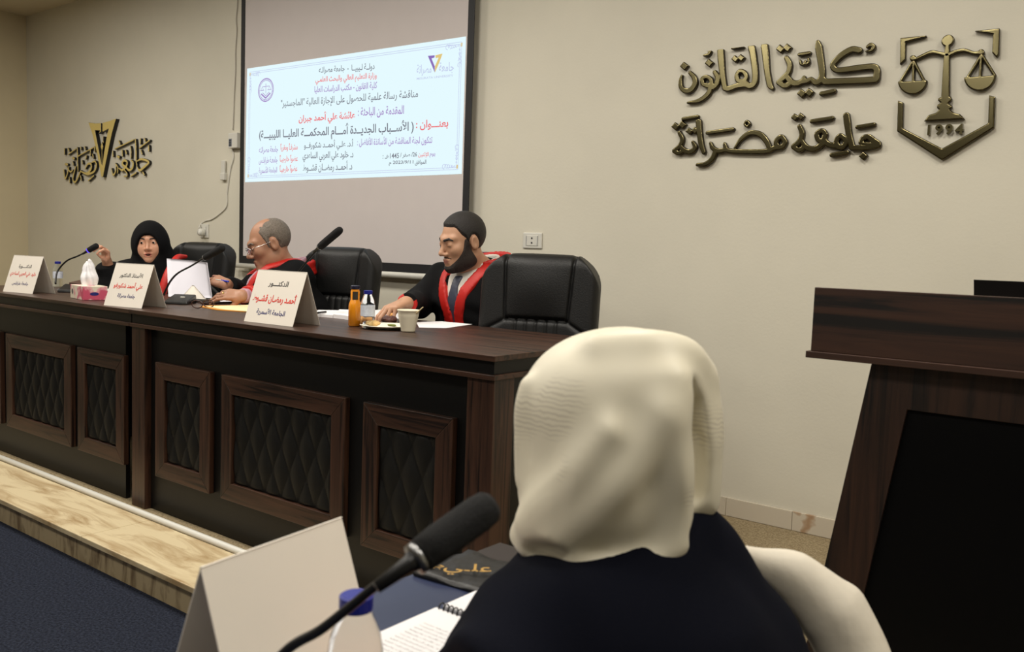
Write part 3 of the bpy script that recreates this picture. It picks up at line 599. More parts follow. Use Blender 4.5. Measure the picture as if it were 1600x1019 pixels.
for nm, lo_, hi_, L in (('calligraphy_word', (860, 880), (1400, 340), [[((930, 498), (1160, 386)), 15], [((1182, 372), (1190, 470), (1194, 640), (1205, 715)), (20, 22, 22, 14)], [((1208, 650), (1255, 628), (1310, 640), (1352, 668), (1300, 722), (1238, 768), (1208, 722)), (14, 24, 24, 24, 28, 28, 14)], [((1235, 488), (1360, 392)), 17],
        [((1128, 640), (1155, 668), (1148, 735), (1108, 765), (1065, 728), (1020, 690), (1040, 645), (1080, 660), (1070, 715), (1020, 765), (980, 740)), (14, 24, 28, 26, 26, 26, 26, 24, 26, 26, 16)], [((936, 680), (965, 730), (962, 800)), (12, 22, 18)], [((885, 745), (908, 826), (938, 775), (945, 690)), (14, 24, 20, 14)],
        [((978, 398), (992, 432)), 20], [((1120, 470), (1130, 520), (1128, 612)), 16], [((1246, 366), (1246, 432)), 16], [((1295, 362), (1308, 396)), 20], [((1350, 458), (1352, 522)), 18], [((1255, 522), (1268, 560)), 20], [((903, 530), (905, 590)), 18], [((960, 592), (980, 602)), 26], [((1018, 520), (1022, 585)), 18], [((1062, 520), (1072, 556)), 20], [((1050, 770), (1078, 800), (1078, 838), (1045, 842)), 16], [((1130, 840), (1192, 798)), 18], [((1280, 792), (1294, 820)), 22]]),
    ('calligraphy_word', (260, 960), (730, 440), [[((456, 468), (462, 560), (464, 690), (468, 780)), (18, 22, 22, 14)], [((475, 588), (662, 480)), 15], [((345, 568), (436, 504)), 16], [((560, 745), (590, 690), (630, 690), (628, 752), (575, 806), (505, 782)), (16, 24, 26, 28, 26, 16)], [((640, 668), (680, 655), (697, 705), (670, 780), (600, 815), (545, 808)), (14, 22, 26, 26, 24, 14)],
        [((500, 775), (470, 850), (432, 915), (404, 880), (418, 800), (440, 722)), (18, 24, 26, 24, 22, 14)], [((335, 735), (372, 785), (402, 765)), (14, 24, 16)], [((290, 765), (308, 870), (338, 800), (352, 730)), (20, 24, 20, 14)], [((300, 492), (300, 562)), 18], [((345, 490), (356, 522)), 22], [((500, 470), (505, 502)), 20], [((552, 470), (560, 502)), 20], [((622, 510), (622, 580)), 17], [((674, 476), (680, 532)), 18], [((652, 568), (660, 612)), 18], [((572, 590), (566, 622)), 20], [((518, 648), (524, 682)), 18], [((400, 612), (420, 620)), 26], [((402, 662), (410, 698)), 18], [((310, 690), (336, 694)), 26], [((358, 858), (364, 918)), 18], [((500, 840), (510, 888)), 18], [((598, 896), (662, 836)), 18]])):
    sg = Sign(f2(*lo_), f2(*hi_), .003); strokes(sg, f2, K2, L); sg.make(nm, GB, t, .024)

# ------------------------------------------------------------------ sockets, screen control box, remote and cable
def wall_plate(base, w, h, label, slots):
    t = thing('power_outlet', base, label, 'socket', 'wall sockets'); x, y, z = base
    MB().box((x - w / 2, y - .009, z - h / 2), (x + w / 2, y, z + h / 2)).make('cover_plate', M['white_pl'], t, bevel=.004)
    MB().box((x - w * .32, y - .012, z - h * .33), (x + w * .32, y - .0085, z + h * .33)).make('socket_insert', M['white_pl'], t, bevel=.002)
    g = MB().box((x - w * .3, y - .0135, z - h * .29), (x - w * .285, y - .0118, z + h * .29)).box((x + w * .285, y - .0135, z - h * .29), (x + w * .3, y - .0118, z + h * .29))
    for dz in slots: MB().box((x - .004, y - .0135, z + dz - .004), (x + .004, y - .0118, z + dz + .004)).make('socket_hole', M['ink'], t)
    g.make('insert_groove', M['grey_pl'], t)
p = at(833, 376, Y=WALL); wall_plate((p[0], WALL, p[2]), .121, .081, 'white rectangular wall socket plate right of the man in the white shirt', (.012, -.012))
p = at(320.5, 361, Y=WALL); wall_plate((p[0], WALL, p[2]), .1, .1, 'white square wall socket with a round plug in it above the woman\'s chair', ())
pl = at(315, 363, Y=WALL - .03)
t = thing('power_plug', (pl[0], WALL - .014, pl[2]), 'round grey plug pushed into the square socket above the chair', 'plug')
MB().lathe([(.024, 0), (.027, .006), (.027, .026), (.022, .04), (.0, .042)], (pl[0], WALL - .0125, pl[2]), 20, rotx(math.pi / 2)).make('plug_body', M['white_pl'], t, smooth=True)
cx = at(367, 220, Y=WALL - .02)
t = thing('control_box', (cx[0], WALL, cx[2] - .05), 'small white screen control box with dark buttons left of the projection screen', 'control box')
MB().box((cx[0] - .052, WALL - .04, cx[2] - .052), (cx[0] + .05, WALL, cx[2] + .052)).make('housing', M['white_pl'], t, bevel=.006)
bt = MB().box((cx[0] - .04, WALL - .0415, cx[2] - .04), (cx[0] - .008, WALL - .0395, cx[2] + .012)).make('button_panel', M['grey_pl'], t)
kb = MB()
for k in range(3): kb.box((cx[0] - .036, WALL - .0435, cx[2] - .036 + k * .016), (cx[0] - .012, WALL - .041, cx[2] - .025 + k * .016))
kb.make('button', M['dark_pl'], bt)
rx = at(350, 267, Y=WALL - .01)
t = thing('remote_control', (rx[0], WALL, rx[2] - .06), 'slim white remote control in a wall holder below the control box', 'remote control')
MB().box((rx[0] - .02, WALL - .022, rx[2] - .035), (rx[0] + .02, WALL - .006, rx[2] + .072)).make('remote', M['white_pl'], t, bevel=.006)
MB().box((rx[0] - .026, WALL - .028, rx[2] - .066), (rx[0] + .026, WALL, rx[2] - .015)).make('holder', M['white_pl'], t, bevel=.006)
yw = WALL - .006; kx = lambda L: [tuple(at(*p, Y=yw)) for p in L]
c1 = kx([(371, -20), (371, 8), (369, 30), (370, 48), (368, 80), (368, 110), (366, 150), (365, 180), (364, 203)]); c2 = kx([(362.5, 229), (365, 246), (360, 265), (355, 300), (354, 322), (342, 335), (330, 343), (322, 345), (314, 350)]) + [tuple(pl + np.array((-.004, -.02, .028)))]
tag(MB().tube(spline(c1, 6), .003, 8).make('power_cable', M['cable'], None, c1[-1], True), 'thin grey cable hanging down the wall from the ceiling into the control box', 'cable')
tag(MB().tube(spline(c2, 6), .0038, 8).make('power_cable', M['white_pl'], None, c2[-1], True), 'thin white cable curving from the control box down to the plug', 'cable')

# ------------------------------------------------------------------ the two joined desks
def quilt(x0, x1, z0, z1, y, px=.047, pz=.098, amp=.011):
    nx, nz = int((x1 - x0) / .006), int((z1 - z0) / .006)
    X, Zg = np.meshgrid(np.linspace(x0, x1, nx + 1), np.linspace(z0, z1, nz + 1), indexing='ij')
    a = (X - x0) / px + (Zg - z0) / pz; b = (X - x0) / px - (Zg - z0) / pz
    hgt = amp * (np.abs(np.sin(a * math.pi / 2)) * np.abs(np.sin(b * math.pi / 2))) ** .42
    e = np.minimum(np.minimum(X - x0, x1 - X), np.minimum(Zg - z0, z1 - Zg)); hgt = hgt * np.clip(e / .008, 0, 1)
    V = np.stack([X, y - hgt, Zg], -1).reshape(-1, 3)
    i = np.arange(nx * (nz + 1)).reshape(nx, nz + 1)[:, :-1].ravel()
    return V, np.stack([i, i + nz + 1, i + nz + 2, i + 1], 1)
def desk(x0, x1, frames, label, corner_right):
    t = thing('committee_desk', ((x0 + x1) / 2, 2.28, P), label, 'desk', 'panelled walnut desks on the stage')
    yf, yb = 1.915, 2.655; rx = x1 if corner_right else x1
    MB().box((x0 + .001, yf, DT - .017), (x1 - .001, yb, DT)).make('desktop', M['wood_x'], t, bevel=.0015)
    MB().box((x0 + .003, yf + .012, DT - .056), (x1 - (.012 if corner_right else .003), yb - .02, DT - .0175)).make('black_band', M['black_lam'], t)
    MB().box((x0 + .001, yf, DT - .0715), (x1 - .001, yb - .01, DT - .0565)).make('ledge', M['wood_x'], t, bevel=.0015)
    MB().box((x0 + .1, 1.955, P), (x1 - .1, 1.975, DT - .072)).make('front_panel', M['black_lam'], t)
    for k, (a, b, y1) in enumerate(((x0 + .002, x0 + .104, 2.03), (x1 - .11, x1 - .01, 2.022))):
        if k == 1 and not corner_right: continue
        MB().box((a, 1.926, P), (b, y1, DT - .072)).make('post', M['wood_z'], t, bevel=.0015)
    MB().box((x1 - .034, 2.024, P), (x1 - .014, yb - .02, DT - .072)).make('side_panel', M['black_lam'], t)
    MB().box((x0 + .006, 2.032, P), (x0 + .026, yb - .02, DT - .072)).make('side_panel', M['black_lam'], t)
    for a, b in frames:
        z0, z1, w = .267, .746, .068; y0, y1 = 1.931, 1.9545
        m = MB()
        O = [(a, z0), (b, z0), (b, z1), (a, z1)]; I = [(a + w, z0 + w), (b - w, z0 + w), (b - w, z1 - w), (a + w, z1 - w)]
        for k in range(4):
            j = (k + 1) % 4; m.prism([O[k], O[j], I[j], I[k]], 1, y0, y1)
        f = m.make('panel_frame', (M['wood_x'], M['wood_z']), t, bevel=.002); f.data.polygons.foreach_set('material_index', np.repeat([0, 1, 0, 1], 6).astype(np.int32))
        V, F = quilt(a + w, b - w, z0 + w, z1 - w, y0 + .017)
        mesh('quilted_pad', V, F, M['quilt'], f, smooth=True)
    return t
desk(-3.513, -1.53, ((-3.337, -2.948), (-2.874, -2.174), (-2.086, -1.697)), 'right-hand panelled walnut desk with the juice bottle and paper cup on it', True)
desk(-5.5, -3.5145, ((-5.21, -4.82), (-4.753, -4.062), (-4.0, -3.588)), 'left-hand panelled walnut desk with the pink tissue box on it', False)

# ------------------------------------------------------------------ office chairs
def chair_solids():
    f = Field((-.36, -.14, .5), (.36, .2, 1.2), .006); f.pad = .05
    # reclined padded back: x across, y depth (front is -y), z up
    f.box((0, .03, .86), (.305, .055, .275), .05)
    _, x, y, z = f.grid()
    s = np.clip((z - .98) / .155, 0, 1); f.D = np.maximum(f.D, np.abs(x) - (.306 - .12 * s ** 2.4)).astype(np.float32)   # rounded shoulders
    bow = .35 * x * x - .02
    def groove(fn, w, dep):
        return lambda x, y, z: np.where(y < .05, dep * np.exp(-(fn(x, z) / w) ** 2), 0)
    f.warp(groove(lambda x, z: np.abs(x) - (.155 + .02 * np.clip((z - .8) / .3, 0, 1)) + 9 * (z < .875), .007, .014))
    f.warp(groove(lambda x, z: (z - .88) + 9 * (np.abs(x) > .155), .008, .016))
    f.warp(groove(lambda x, z: (z - .88 + (.45 * (np.abs(x) - .15))) + 9 * (np.abs(x) < .15), .006, .010))
    for k in range(-2, 3): f.warp(groove(lambda x, z, k=k: x - k * .052 + 9 * (z > .88), .006, .009))
    f.warp(lambda x, y, z: np.where(y < .03, -.02 * np.sin(math.pi * np.clip((z - .882) / .27, 0, 1)) * np.maximum(np.cos(math.pi / 2 * np.clip(np.abs(x) / .165, 0, 1)), 0) ** .8, 0))     # head pad bulge
    V, F = f.mesh(1); V[:, 1] += (V[:, 2] - .6) * .13 + .3 * V[:, 0] ** 2 * -.55; V[:, 0] *= .79
    return V, F
CH_V, CH_F = chair_solids()
def seat_solid():
    f = Field((-.33, -.5, .3), (.33, .12, .58), .008); f.pad = .03; f.box((0, -.18, .45), (.23, .265, .06), .05); f.warp(lambda x, y, z: .02 * np.exp(-(x / .16) ** 2 - ((y + .15) / .16) ** 2)); return f.mesh(1)
ST_V, ST_F = seat_solid()
def office_chair(base, yaw, leather, label, group='padded office chairs behind the desks'):
    t = thing('office_chair', (0, 0, 0), label, 'chair', group)
    mesh('backrest', CH_V, CH_F, leather, t, smooth=True)
    mesh('seat', ST_V, ST_F, leather, t, smooth=True)
    for s in (-1, 1):
        a = MB().tube(spline([(s * .235, .05, .52), (s * .255, .02, .66), (s * .255, -.06, .69), (s * .255, -.26, .68), (s * .25, -.32, .6), (s * .22, -.3, .47)], 5), .02, 10).make('armrest', M['black_pl'], t, smooth=True)
        MB().box((s * .255 - .032, -.26, .69), (s * .255 + .032, 0, .72)).make('arm_pad', leather, a, bevel=.012)
    MB().lathe([(.03, .1), (.03, .28), (.022, .28), (.022, .42)], (0, -.17, 0), 16).make('gas_column', M['black_pl'], t, smooth=True)
    for k in range(5):
        an = k * 2 * math.pi / 5 + .3; d = np.array((math.cos(an), math.sin(an), 0))
        l = MB().tube([np.array((0, -.17, .13)), np.array((0, -.17, .1)) + d * .27], [.025, .016], 8).make('base_leg', M['black_pl'], t)
        c = np.array((0, -.17, .03)) + d * .27
        MB().lathe([(.012, -.02), (.028, -.016), (.028, .016), (.012, .02)], c, 12, rotz(an) @ rotx(math.pi / 2)).make('caster', M['black_pl'], l, smooth=True)
    t.location = base; t.rotation_euler = (0, 0, yaw); return t
q = at(842, 450, Y=2.78)
office_chair((q[0] + .028, 2.72, P), math.radians(20), M['leather'], 'empty black padded office chair nearest the right end of the desk')


# ------------------------------------------------------------------ lectern and laptop
LY = 1.9; lt = at(1273, 449, Y=LY); LXc = -.1; hw = LXc - lt[0]
t = thing('lectern', (LXc, 2.15, P), 'tall dark walnut lectern with a black front panel at the right of the stage', 'lectern')
z1 = lt[2]; z0 = at(1266, 548, Y=LY)[2]; zl = at(1266, 558.6, Y=LY)[2]
MB().box((LXc - hw, LY, z0), (LXc + hw, LY + .02, z1)).make('front_board', M['wood_lx'], t, bevel=.001)
for s in (-1, 1): MB().box((LXc + s * hw - .01 - s * .01, LY + .0202, z0), (LXc + s * hw + .01 - s * .01, LY + .5, z1 - .03)).make('side_board', M['wood_lx'], t)
MB().box((LXc - hw - .008, LY - .008, zl), (LXc + hw + .008, LY + .51, z0 - .0005)).make('ledge', M['wood_lx'], t, bevel=.001)
MB().box((LXc - hw + .021, LY + .021, z1 - .075), (LXc + hw - .021, LY + .5, z1 - .055)).make('reading_top', M['wood_lx'], t)
xt = at(1362, 570, Y=LY + .03)[0]; slope = (at(1290, 880, Y=LY + .03)[0] - xt) / (at(1362, 570, Y=LY + .03)[2] - at(1290, 880, Y=LY + .03)[2])
xb = xt + slope * (zl - P)
yA, yB = LY + .03, LY + .052
pt = at(1417, 640, Y=yA); pb = at(1350, 925, Y=yA); ps = (pb[0] - pt[0]) / (pt[2] - pb[2])
px_t, px_b = pt[0], pt[0] + ps * (pt[2] - P - .1)
mir = lambda x: 2 * LXc - x
m = MB()
m.prism([(xb, P), (px_b, P + .1), (px_t, pt[2]), (xt, zl - .0005)], 1, yA, yB); m.prism([(mir(xb), P), (mir(xt), zl - .0005), (mir(px_t), pt[2]), (mir(px_b), P + .1)], 1, yA, yB)
m.prism([(xt, zl - .0005), (px_t, pt[2]), (mir(px_t), pt[2]), (mir(xt), zl - .0005)], 1, yA, yB); m.prism([(xb, P), (mir(xb), P), (mir(px_b), P + .1), (px_b, P + .1)], 1, yA, yB)
m.make('front_frame', M['wood_lz'], t)
MB().prism([(px_t, pt[2]), (px_b, P + .1), (mir(px_b), P + .1), (mir(px_t), pt[2])], 1, yA + .008, yB).make('black_panel', M['lectern_black'], t)
for s, x0_, x1_ in ((1, xt, xb), (-1, mir(xt), mir(xb))):
    MB().prism([(x0_, zl - .0005), (x1_, P), (x1_ + s * .02, P), (x0_ + s * .02, zl - .0005)], 1, yB + .0005, LY + .42).make('side_panel', M['wood_lz'], t)
lp = at(1521, 437, Y=2.16); zt_ = z1 - .0548
t = thing('laptop', (lp[0] + .17, 2.2, zt_), 'black open laptop on the lectern, seen from behind its lid', 'laptop')
MB().box((lp[0], 2.17, zt_), (lp[0] + .34, 2.39, zt_ + .018)).make('keyboard_base', M['laptop'], t, bevel=.003)
ly = 2.163; hz = lp[2]
MB().add([(lp[0] + .003, ly + .012, zt_ + .018), (lp[0] + .337, ly + .012, zt_ + .018), (lp[0] + .34, ly, hz), (lp[0], ly, hz), (lp[0] + .003, ly + .02, zt_ + .019), (lp[0] + .337, ly + .02, zt_ + .019), (lp[0] + .34, ly + .007, hz), (lp[0], ly + .007, hz)],
    [(0, 1, 2, 3), (7, 6, 5, 4), (0, 4, 5, 1), (1, 5, 6, 2), (2, 6, 7, 3), (3, 7, 4, 0)]).make('lid', M['laptop'], t)

# ------------------------------------------------------------------ name cards
def name_card(bl, br, back, apex_z, z, label, lines=(), col=None, group='folded white name cards', lead=None):
    """a folded tent card: bottom front left/right, the depth of the foot behind, the height of the fold"""
    bl, br = np.array(bl, float), np.array(br, float); u = br - bl; w = np.linalg.norm(u); u /= w; n = np.array((-u[1], u[0], 0))   # n points behind
    h = apex_z - z; mid = n * back / 2; th = .0012
    A, B = bl + mid + (0, 0, h), br + mid + (0, 0, h); c, d = bl + n * back, br + n * back
    t = thing('name_card', (bl + br) / 2 + mid, label, 'name card', group)
    fn = np.cross(u, A - bl); fn /= np.linalg.norm(fn)
    if fn @ n > 0: fn = -fn
    bn = fn - 2 * (fn @ n) * n
    def slab(p, q, r, s, nn, name):
        V = [p, q, r, s] + [v - nn * th for v in (p, q, r, s)]
        return mesh(name, V, [(0, 1, 2, 3), (7, 6, 5, 4), (0, 4, 5, 1), (1, 5, 6, 2), (2, 6, 7, 3), (3, 7, 4, 0)], M['card'], t)
    fr = slab(bl, br, B, A, fn, 'front_face'); slab(d, c, A, B, bn, 'back_face')
    up = (A - bl) - u * ((A - bl) @ u); L = np.linalg.norm(up); up /= L
    for s, m, cu, cv, wd, hh, bo in lines:
        text('card_text', s, M[m], fr, bl + u * w * cu + up * L * cv, u, up, w * wd, L * hh, bo, .0006)
    return t
def zfold(px, py, bl, br, back):
    """height of the fold seen at a pixel, above the middle of the card's foot"""
    u = np.array(br) - np.array(bl); u /= np.linalg.norm(u); n = np.array((-u[1], u[0], 0)); p0 = np.array(bl) + n * back / 2; d = ray(px, py)
    k = ((p0 - CAM) @ n) / (d @ n); return (CAM + d * k)[2]
W_ = lambda px, py: at(px, py, Z=DT)
def card_at(pl_, pr_, fold, back, label, lines):
    bl, br = W_(*pl_) + (0, 0, .0005), W_(*pr_) + (0, 0, .0005); z = zfold(*fold, bl, br, back); return name_card(bl, br, back, z, DT, label, lines)
card_at((4.5, 455.5), (50.5, 459.5), (69, 401), .125, 'white folded name card at the left end, before the blue-capped bottle', (('الدكتــــورة', 'ink', .5, .7, .42, .12, .012), ('خلود علي العربي الساعدي', 'red_ink', .5, .49, .86, .15, .014), ('جامعة طرابلس', 'blue_ink', .5, .24, .54, .11, .012)))
card_at((162, 477), (221, 482.3), (243.5, 414), .13, 'white folded name card in front of the woman at the microphone', (('الأستاذ الدكتور', 'ink', .5, .72, .6, .14, .014), ('علي أحمد شكورفو', 'red_ink', .5, .47, .76, .19, .024), ('جامعة مصراتة', 'blue_ink', .52, .24, .46, .12, .018)))
card_at((381, 502), (457, 511), (477, 425.5), .13, 'white folded name card in front of the man with glasses', (('الدكتـــور', 'ink', .5, .74, .4, .13, .016), ('أحمـد رمضـان قشــوط', 'red_ink', .5, .47, .88, .21, .026), ('الجامعة الأسمرية', 'blue_ink', .5, .21, .58, .14, .018)))
card_at((-58, 453), (-12, 453.5), (3.5, 398), .125, 'white folded name card cut off by the left edge of the photo', ())

# ------------------------------------------------------------------ gooseneck microphones
def microphone(base, stem, tip, label, yaw=0, foam_len=None, r=.0165, plinth=True, led=False, group='gooseneck microphones on the desks', z=DT):
    """base centre on the desk, stem polyline up to the collar, tip of the foam head"""
    t = thing('gooseneck_microphone', (base[0], base[1], z), label, 'microphone', group)
    if plinth:
        R = rotz(yaw); c = np.array((base[0], base[1], z))
        V = [(-.055, -.07, 0), (.055, -.07, 0), (.055, .07, 0), (-.055, .07, 0), (-.052, -.066, .016), (.052, -.066, .016), (.052, .068, .042), (-.052, .068, .042)]
        pb_ = mesh('microphone_base', [R @ np.array(v) + c for v in V], [(3, 2, 1, 0), (4, 5, 6, 7), (0, 1, 5, 4), (1, 2, 6, 5), (2, 3, 7, 6), (3, 0, 4, 7)], M['black_pl'], t, bevel=.005)
        k = c + R @ np.array((.02, -.03, .031)); MB().lathe([(.011, 0), (.011, .004)], k, 16).make('talk_button', M['white_pl'], pb_)
    st = spline(stem, 8); n = len(st); MB().tube(st, list(np.linspace(.0052, .0042, n)), 10).make('gooseneck', M['black_pl'], t, smooth=True)
    a, b = np.array(stem[-1], float), np.array(tip, float); d = (b - a) / np.linalg.norm(b - a); L = np.linalg.norm(b - a)
    MB().tube([a - d * .035, a - d * .002, a + d * .01], [.0055, .0075, r * .72], 14).make('collar', M['black_pl'], t, smooth=True)
    MB().tube([a + d * .004, a + d * .011], r * .86, 18).make('collar_ring', M['led'] if led else M['silver'], t, smooth=True)
    pr_ = [(0.011, r * .92), (.03, r), (L * .8, r * 1.02), (L * .93, r * .93), (L * .98, r * .68), (L, r * .2)]
    MB().tube([a + d * s for s, _ in pr_], [k for _, k in pr_], 18).make('foam_head', M['foam'], t, smooth=True)
    return t


# ------------------------------------------------------------------ people
def head_sdf(x, y, z, open_=0, lids=1, ears=True, jaw=1.0, fem=0.0):
    E = lambda c, r: d_ell(x, y, z, c, r); Cp = lambda a, b, ra, rb=None: d_cap(x, y, z, a, b, ra, rb)
    d = E((0, .014, .033), (.075, .096, .087))
    d = smin(d, E((0, -.026, -.028), (.061, .066, .09)), .03)
    d = smin(d, E((0, -.036, -.08), (.05 * jaw, .047, .036)), .03)
    d = smin(d, E((0, -.078, -.1), (.02 * jaw, .017, .017)), .03)
    for s in (-1, 1):
        d = smin(d, E((s * .041, -.06, -.022), (.024, .024, .022)), .025); d = smin(d, E((s * .047 * jaw, -.002, -.07), (.02, .03, .03)), .03)
        d = smin(d, Cp((s * .006, -.088 + .006 * fem, .024), (s * .046, -.069 + .004 * fem, .028), .0105, .009), .02)
    for s in (-1, 1): d = smax(d, -E((s * .033, -.108, .003), (.02, .022, .014)), .014)
    d = smin(d, Cp((0, -.088 + .003 * fem, .016), (0, -.111 + .007 * fem, -.027), .0068 - .001 * fem, .0105 - .0015 * fem), .012); d = smin(d, E((0, -.115 + .007 * fem, -.032), (.0095 - .001 * fem, .009, .009)), .01)
    for s in (-1, 1): d = smin(d, E((s * (.0125 - .002 * fem), -.1 + .004 * fem, -.037), (.0085, .011, .0075)), .008)
    if fem:
        for s in (-1, 1): d = smin(d, E((s * .036, -.062, -.045), (.03, .027, .034)), .02)
    for s in (-1, 1): d = smin(d, E((s * .033, -.0785, .003), (.0155, .0132, .013)), .008)
    lp_ = .0065 + .0035 * fem; d = smin(d, E((0, -.0945, -.0625), (.024, lp_, .0058)), .008); d = smin(d, E((0, -.0925, -.0745), (.0205, lp_, .0074)), .008)
    if open_: d = smax(d, -E((0, -.103, -.069), (.017, .022, .0048 + .003 * open_)), .004)
    else: d = smax(d, -Cp((-.022, -.106, -.068), (.022, -.106, -.068), .0042), .004)
    if not lids:
        for s in (-1, 1): d = smax(d, -E((s * .033, -.098, .002), (.0125, .016, .0036)), .002)
    if ears:
        for s in (-1, 1):
            d = smin(d, E((s * .079, .014, -.004), (.011, .02, .033)), .006); d = smax(d, -E((s * .091, .009, -.001), (.0085, .011, .02)), .005)
    return d
class Head:
    def __init__(s, c, R, k=1.0, **kw): s.c = np.array(c, float); s.R = R; s.kw = kw; s.k = k
    def W(s, p): return s.c + s.k * (s.R @ np.array(p, float))
    def loc(s, x, y, z):
        u, v, w = (x - s.c[0]) / s.k, (y - s.c[1]) / s.k, (z - s.c[2]) / s.k; return tuple(s.R[0, i] * u + s.R[1, i] * v + s.R[2, i] * w for i in range(3))
    def fn(s, x, y, z): return s.k * head_sdf(*s.loc(x, y, z), **s.kw)
    def field(s, h=.0035, m=.165): return Field(s.c - m, s.c + m, h)
    def shell(s, region, off, h=.0035, taper=.35, warp=None, lift=0):
        """a layer on the head: thick where region is well inside (<0), thinning to nothing at its edge"""
        f = s.field(h); _, x, y, z = f.grid(); a, b, c = s.loc(x, y, z)
        kw = dict(s.kw); kw['ears'] = False
        d = head_sdf(a, b, c, **kw); r = region(a, b, c)
        o = np.clip(-r * taper, 0, off); 
        if warp is not None: o = o + warp(a, b, c) * (o > 0)
        f.D = np.maximum(d - o, r).astype(np.float32); return f
def lip_attr(head, V):
    a, b, c = head.loc(V[:, 0], V[:, 1], V[:, 2])
    k = np.exp(-(np.maximum(np.abs(a) - .012, 0) / .007) ** 2) * np.exp(-((c + .0685) / .0095) ** 2) * (b < -.078)
    return np.clip(k * 1.2, 0, 1)
def hand_sdf(x, y, z, curls, thumb, spread=1.0):
    d = np.full(np.broadcast(x, y, z).shape, 9.)
    kn = [(.088, .031), (.092, .0105), (.088, -.0105), (.08, -.0295)]; ln = [(.043, .026, .021), (.047, .03, .022), (.043, .028, .021), (.034, .021, .018)]; rd = (.0092, .0095, .009, .008)
    for (kx, ky), r in zip(kn, rd): d = smin(d, d_cap(x, y, z, (.005, ky * .55, 0), (kx - .004, ky, 0), .0165, .0118), .012)
    d = smin(d, d_cap(x, y, z, (.02, .016, -.008), (.045, .03, -.012), .018, .014), .012)
    for i, ((kx, ky), L, r) in enumerate(zip(kn, ln, rd)):
        p = np.array((kx, ky, 0)); a = 0; sp = (ky / .03) * .13 * spread
        for j in range(3):
            a += curls[i][j]; q = p + L[j] * np.array((math.cos(a) * math.cos(sp), math.cos(a) * math.sin(sp), -math.sin(a)))
            d = smin(d, d_cap(x, y, z, p, q, r * (1 - .08 * j), r * (.94 - .1 * j)), .004); p = q
    for j in range(len(thumb) - 1): d = smin(d, d_cap(x, y, z, thumb[j], thumb[j + 1], (.014, .0115, .0095)[j], (.0115, .0098, .008)[j]), .006)
    return d
def frame(xd, nd):
    """hand frame: x towards the fingers, z out of the back of the hand"""
    x = np.array(xd, float); x /= np.linalg.norm(x); z = np.array(nd, float); z -= x * (z @ x); z /= np.linalg.norm(z); return np.stack([x, np.cross(z, x), z], 1)
def put_hand(f, wrist, R, curls, thumb, mirror=False, spread=1.0, s=1.0):
    w = np.array(wrist, float)
    def fn(x, y, z):
        u, v, t = (x - w[0]) / s, (y - w[1]) / s, (z - w[2]) / s; l = [R[0, i] * u + R[1, i] * v + R[2, i] * t for i in range(3)]
        return s * hand_sdf(l[0], -l[1] if mirror else l[1], l[2], curls, thumb, spread)
    c = w + R[:, 0] * .09; f.put(fn, c - .14, c + .14, .012)
RELAX = [(.25, .35, .25), (.3, .4, .3), (.35, .45, .3), (.4, .5, .35)]
THUMB = [(.022, .026, -.01), (.05, .05, -.022), (.078, .058, -.034), (.1, .052, -.04)]
class Person:
    """skeleton joints in the place's own coordinates"""
    def __init__(s, name_label, base, lo, hi, skin, hres=.0042):
        s.root = bpy.data.objects.new('person', None); COL.objects.link(s.root); s.root.location = base; s.root.empty_display_size = .1
        BASE[s.root] = np.array(base, float); tag(s.root, name_label, 'person'); s.lo, s.hi, s.skin = lo, hi, skin
        s.f = Field(lo, hi, hres)
    def finish(s, head):
        V, F = s.f.mesh(1); s.body = mesh('body', V, F, M[s.skin], s.root, smooth=True, attr=lip_attr(head, V)); return s.body
def seated(head, neck, shl, shr, pelvis, kneel, kneer, elbl, wrl, elbr, wrr, floor):
    return dict(neck=np.array(neck, float), L=np.array(shl, float), R=np.array(shr, float), P=np.array(pelvis, float), kl=np.array(kneel, float), kr=np.array(kneer, float), el=np.array(elbl, float), wl=np.array(wrl, float), er=np.array(elbr, float), wr=np.array(wrr, float), fl=floor)
def body_fill(f, head, J):
    f.put(head.fn, head.c - .15, head.c + .15)
    f.cap(head.W((0, .022, -.055)), J['neck'], .053, .058, .03)
    chest = (J['L'] + J['R']) / 2 * .6 + J['P'] * .4
    f.cap(J['neck'], (J['L'] + J['R']) / 2, .06, .09, .05); f.cap(J['L'], J['R'], .062, .062, .05); f.cap((J['L'] + J['R']) / 2 + (0, 0, -.04), J['P'], .12, .13, .06)
    for s_, e, w in (('L', 'el', 'wl'), ('R', 'er', 'wr')): f.chain([J[s_], J[e], J[w]], [.056, .042, .027], .025)
    for k, sx in (('kl', 1), ('kr', -1)):
        hip = J['P'] + (J['L'] - J['R']) / np.linalg.norm(J['L'] - J['R']) * sx * .09
        f.chain([hip, J[k], (J[k][0], J[k][1] + .02, J['fl'] + .05)], [.085, .06, .045], .04); f.cap((J[k][0], J[k][1] + .02, J['fl'] + .04), (J[k][0], J[k][1] - .14, J['fl'] + .035), .038, .03, .02)
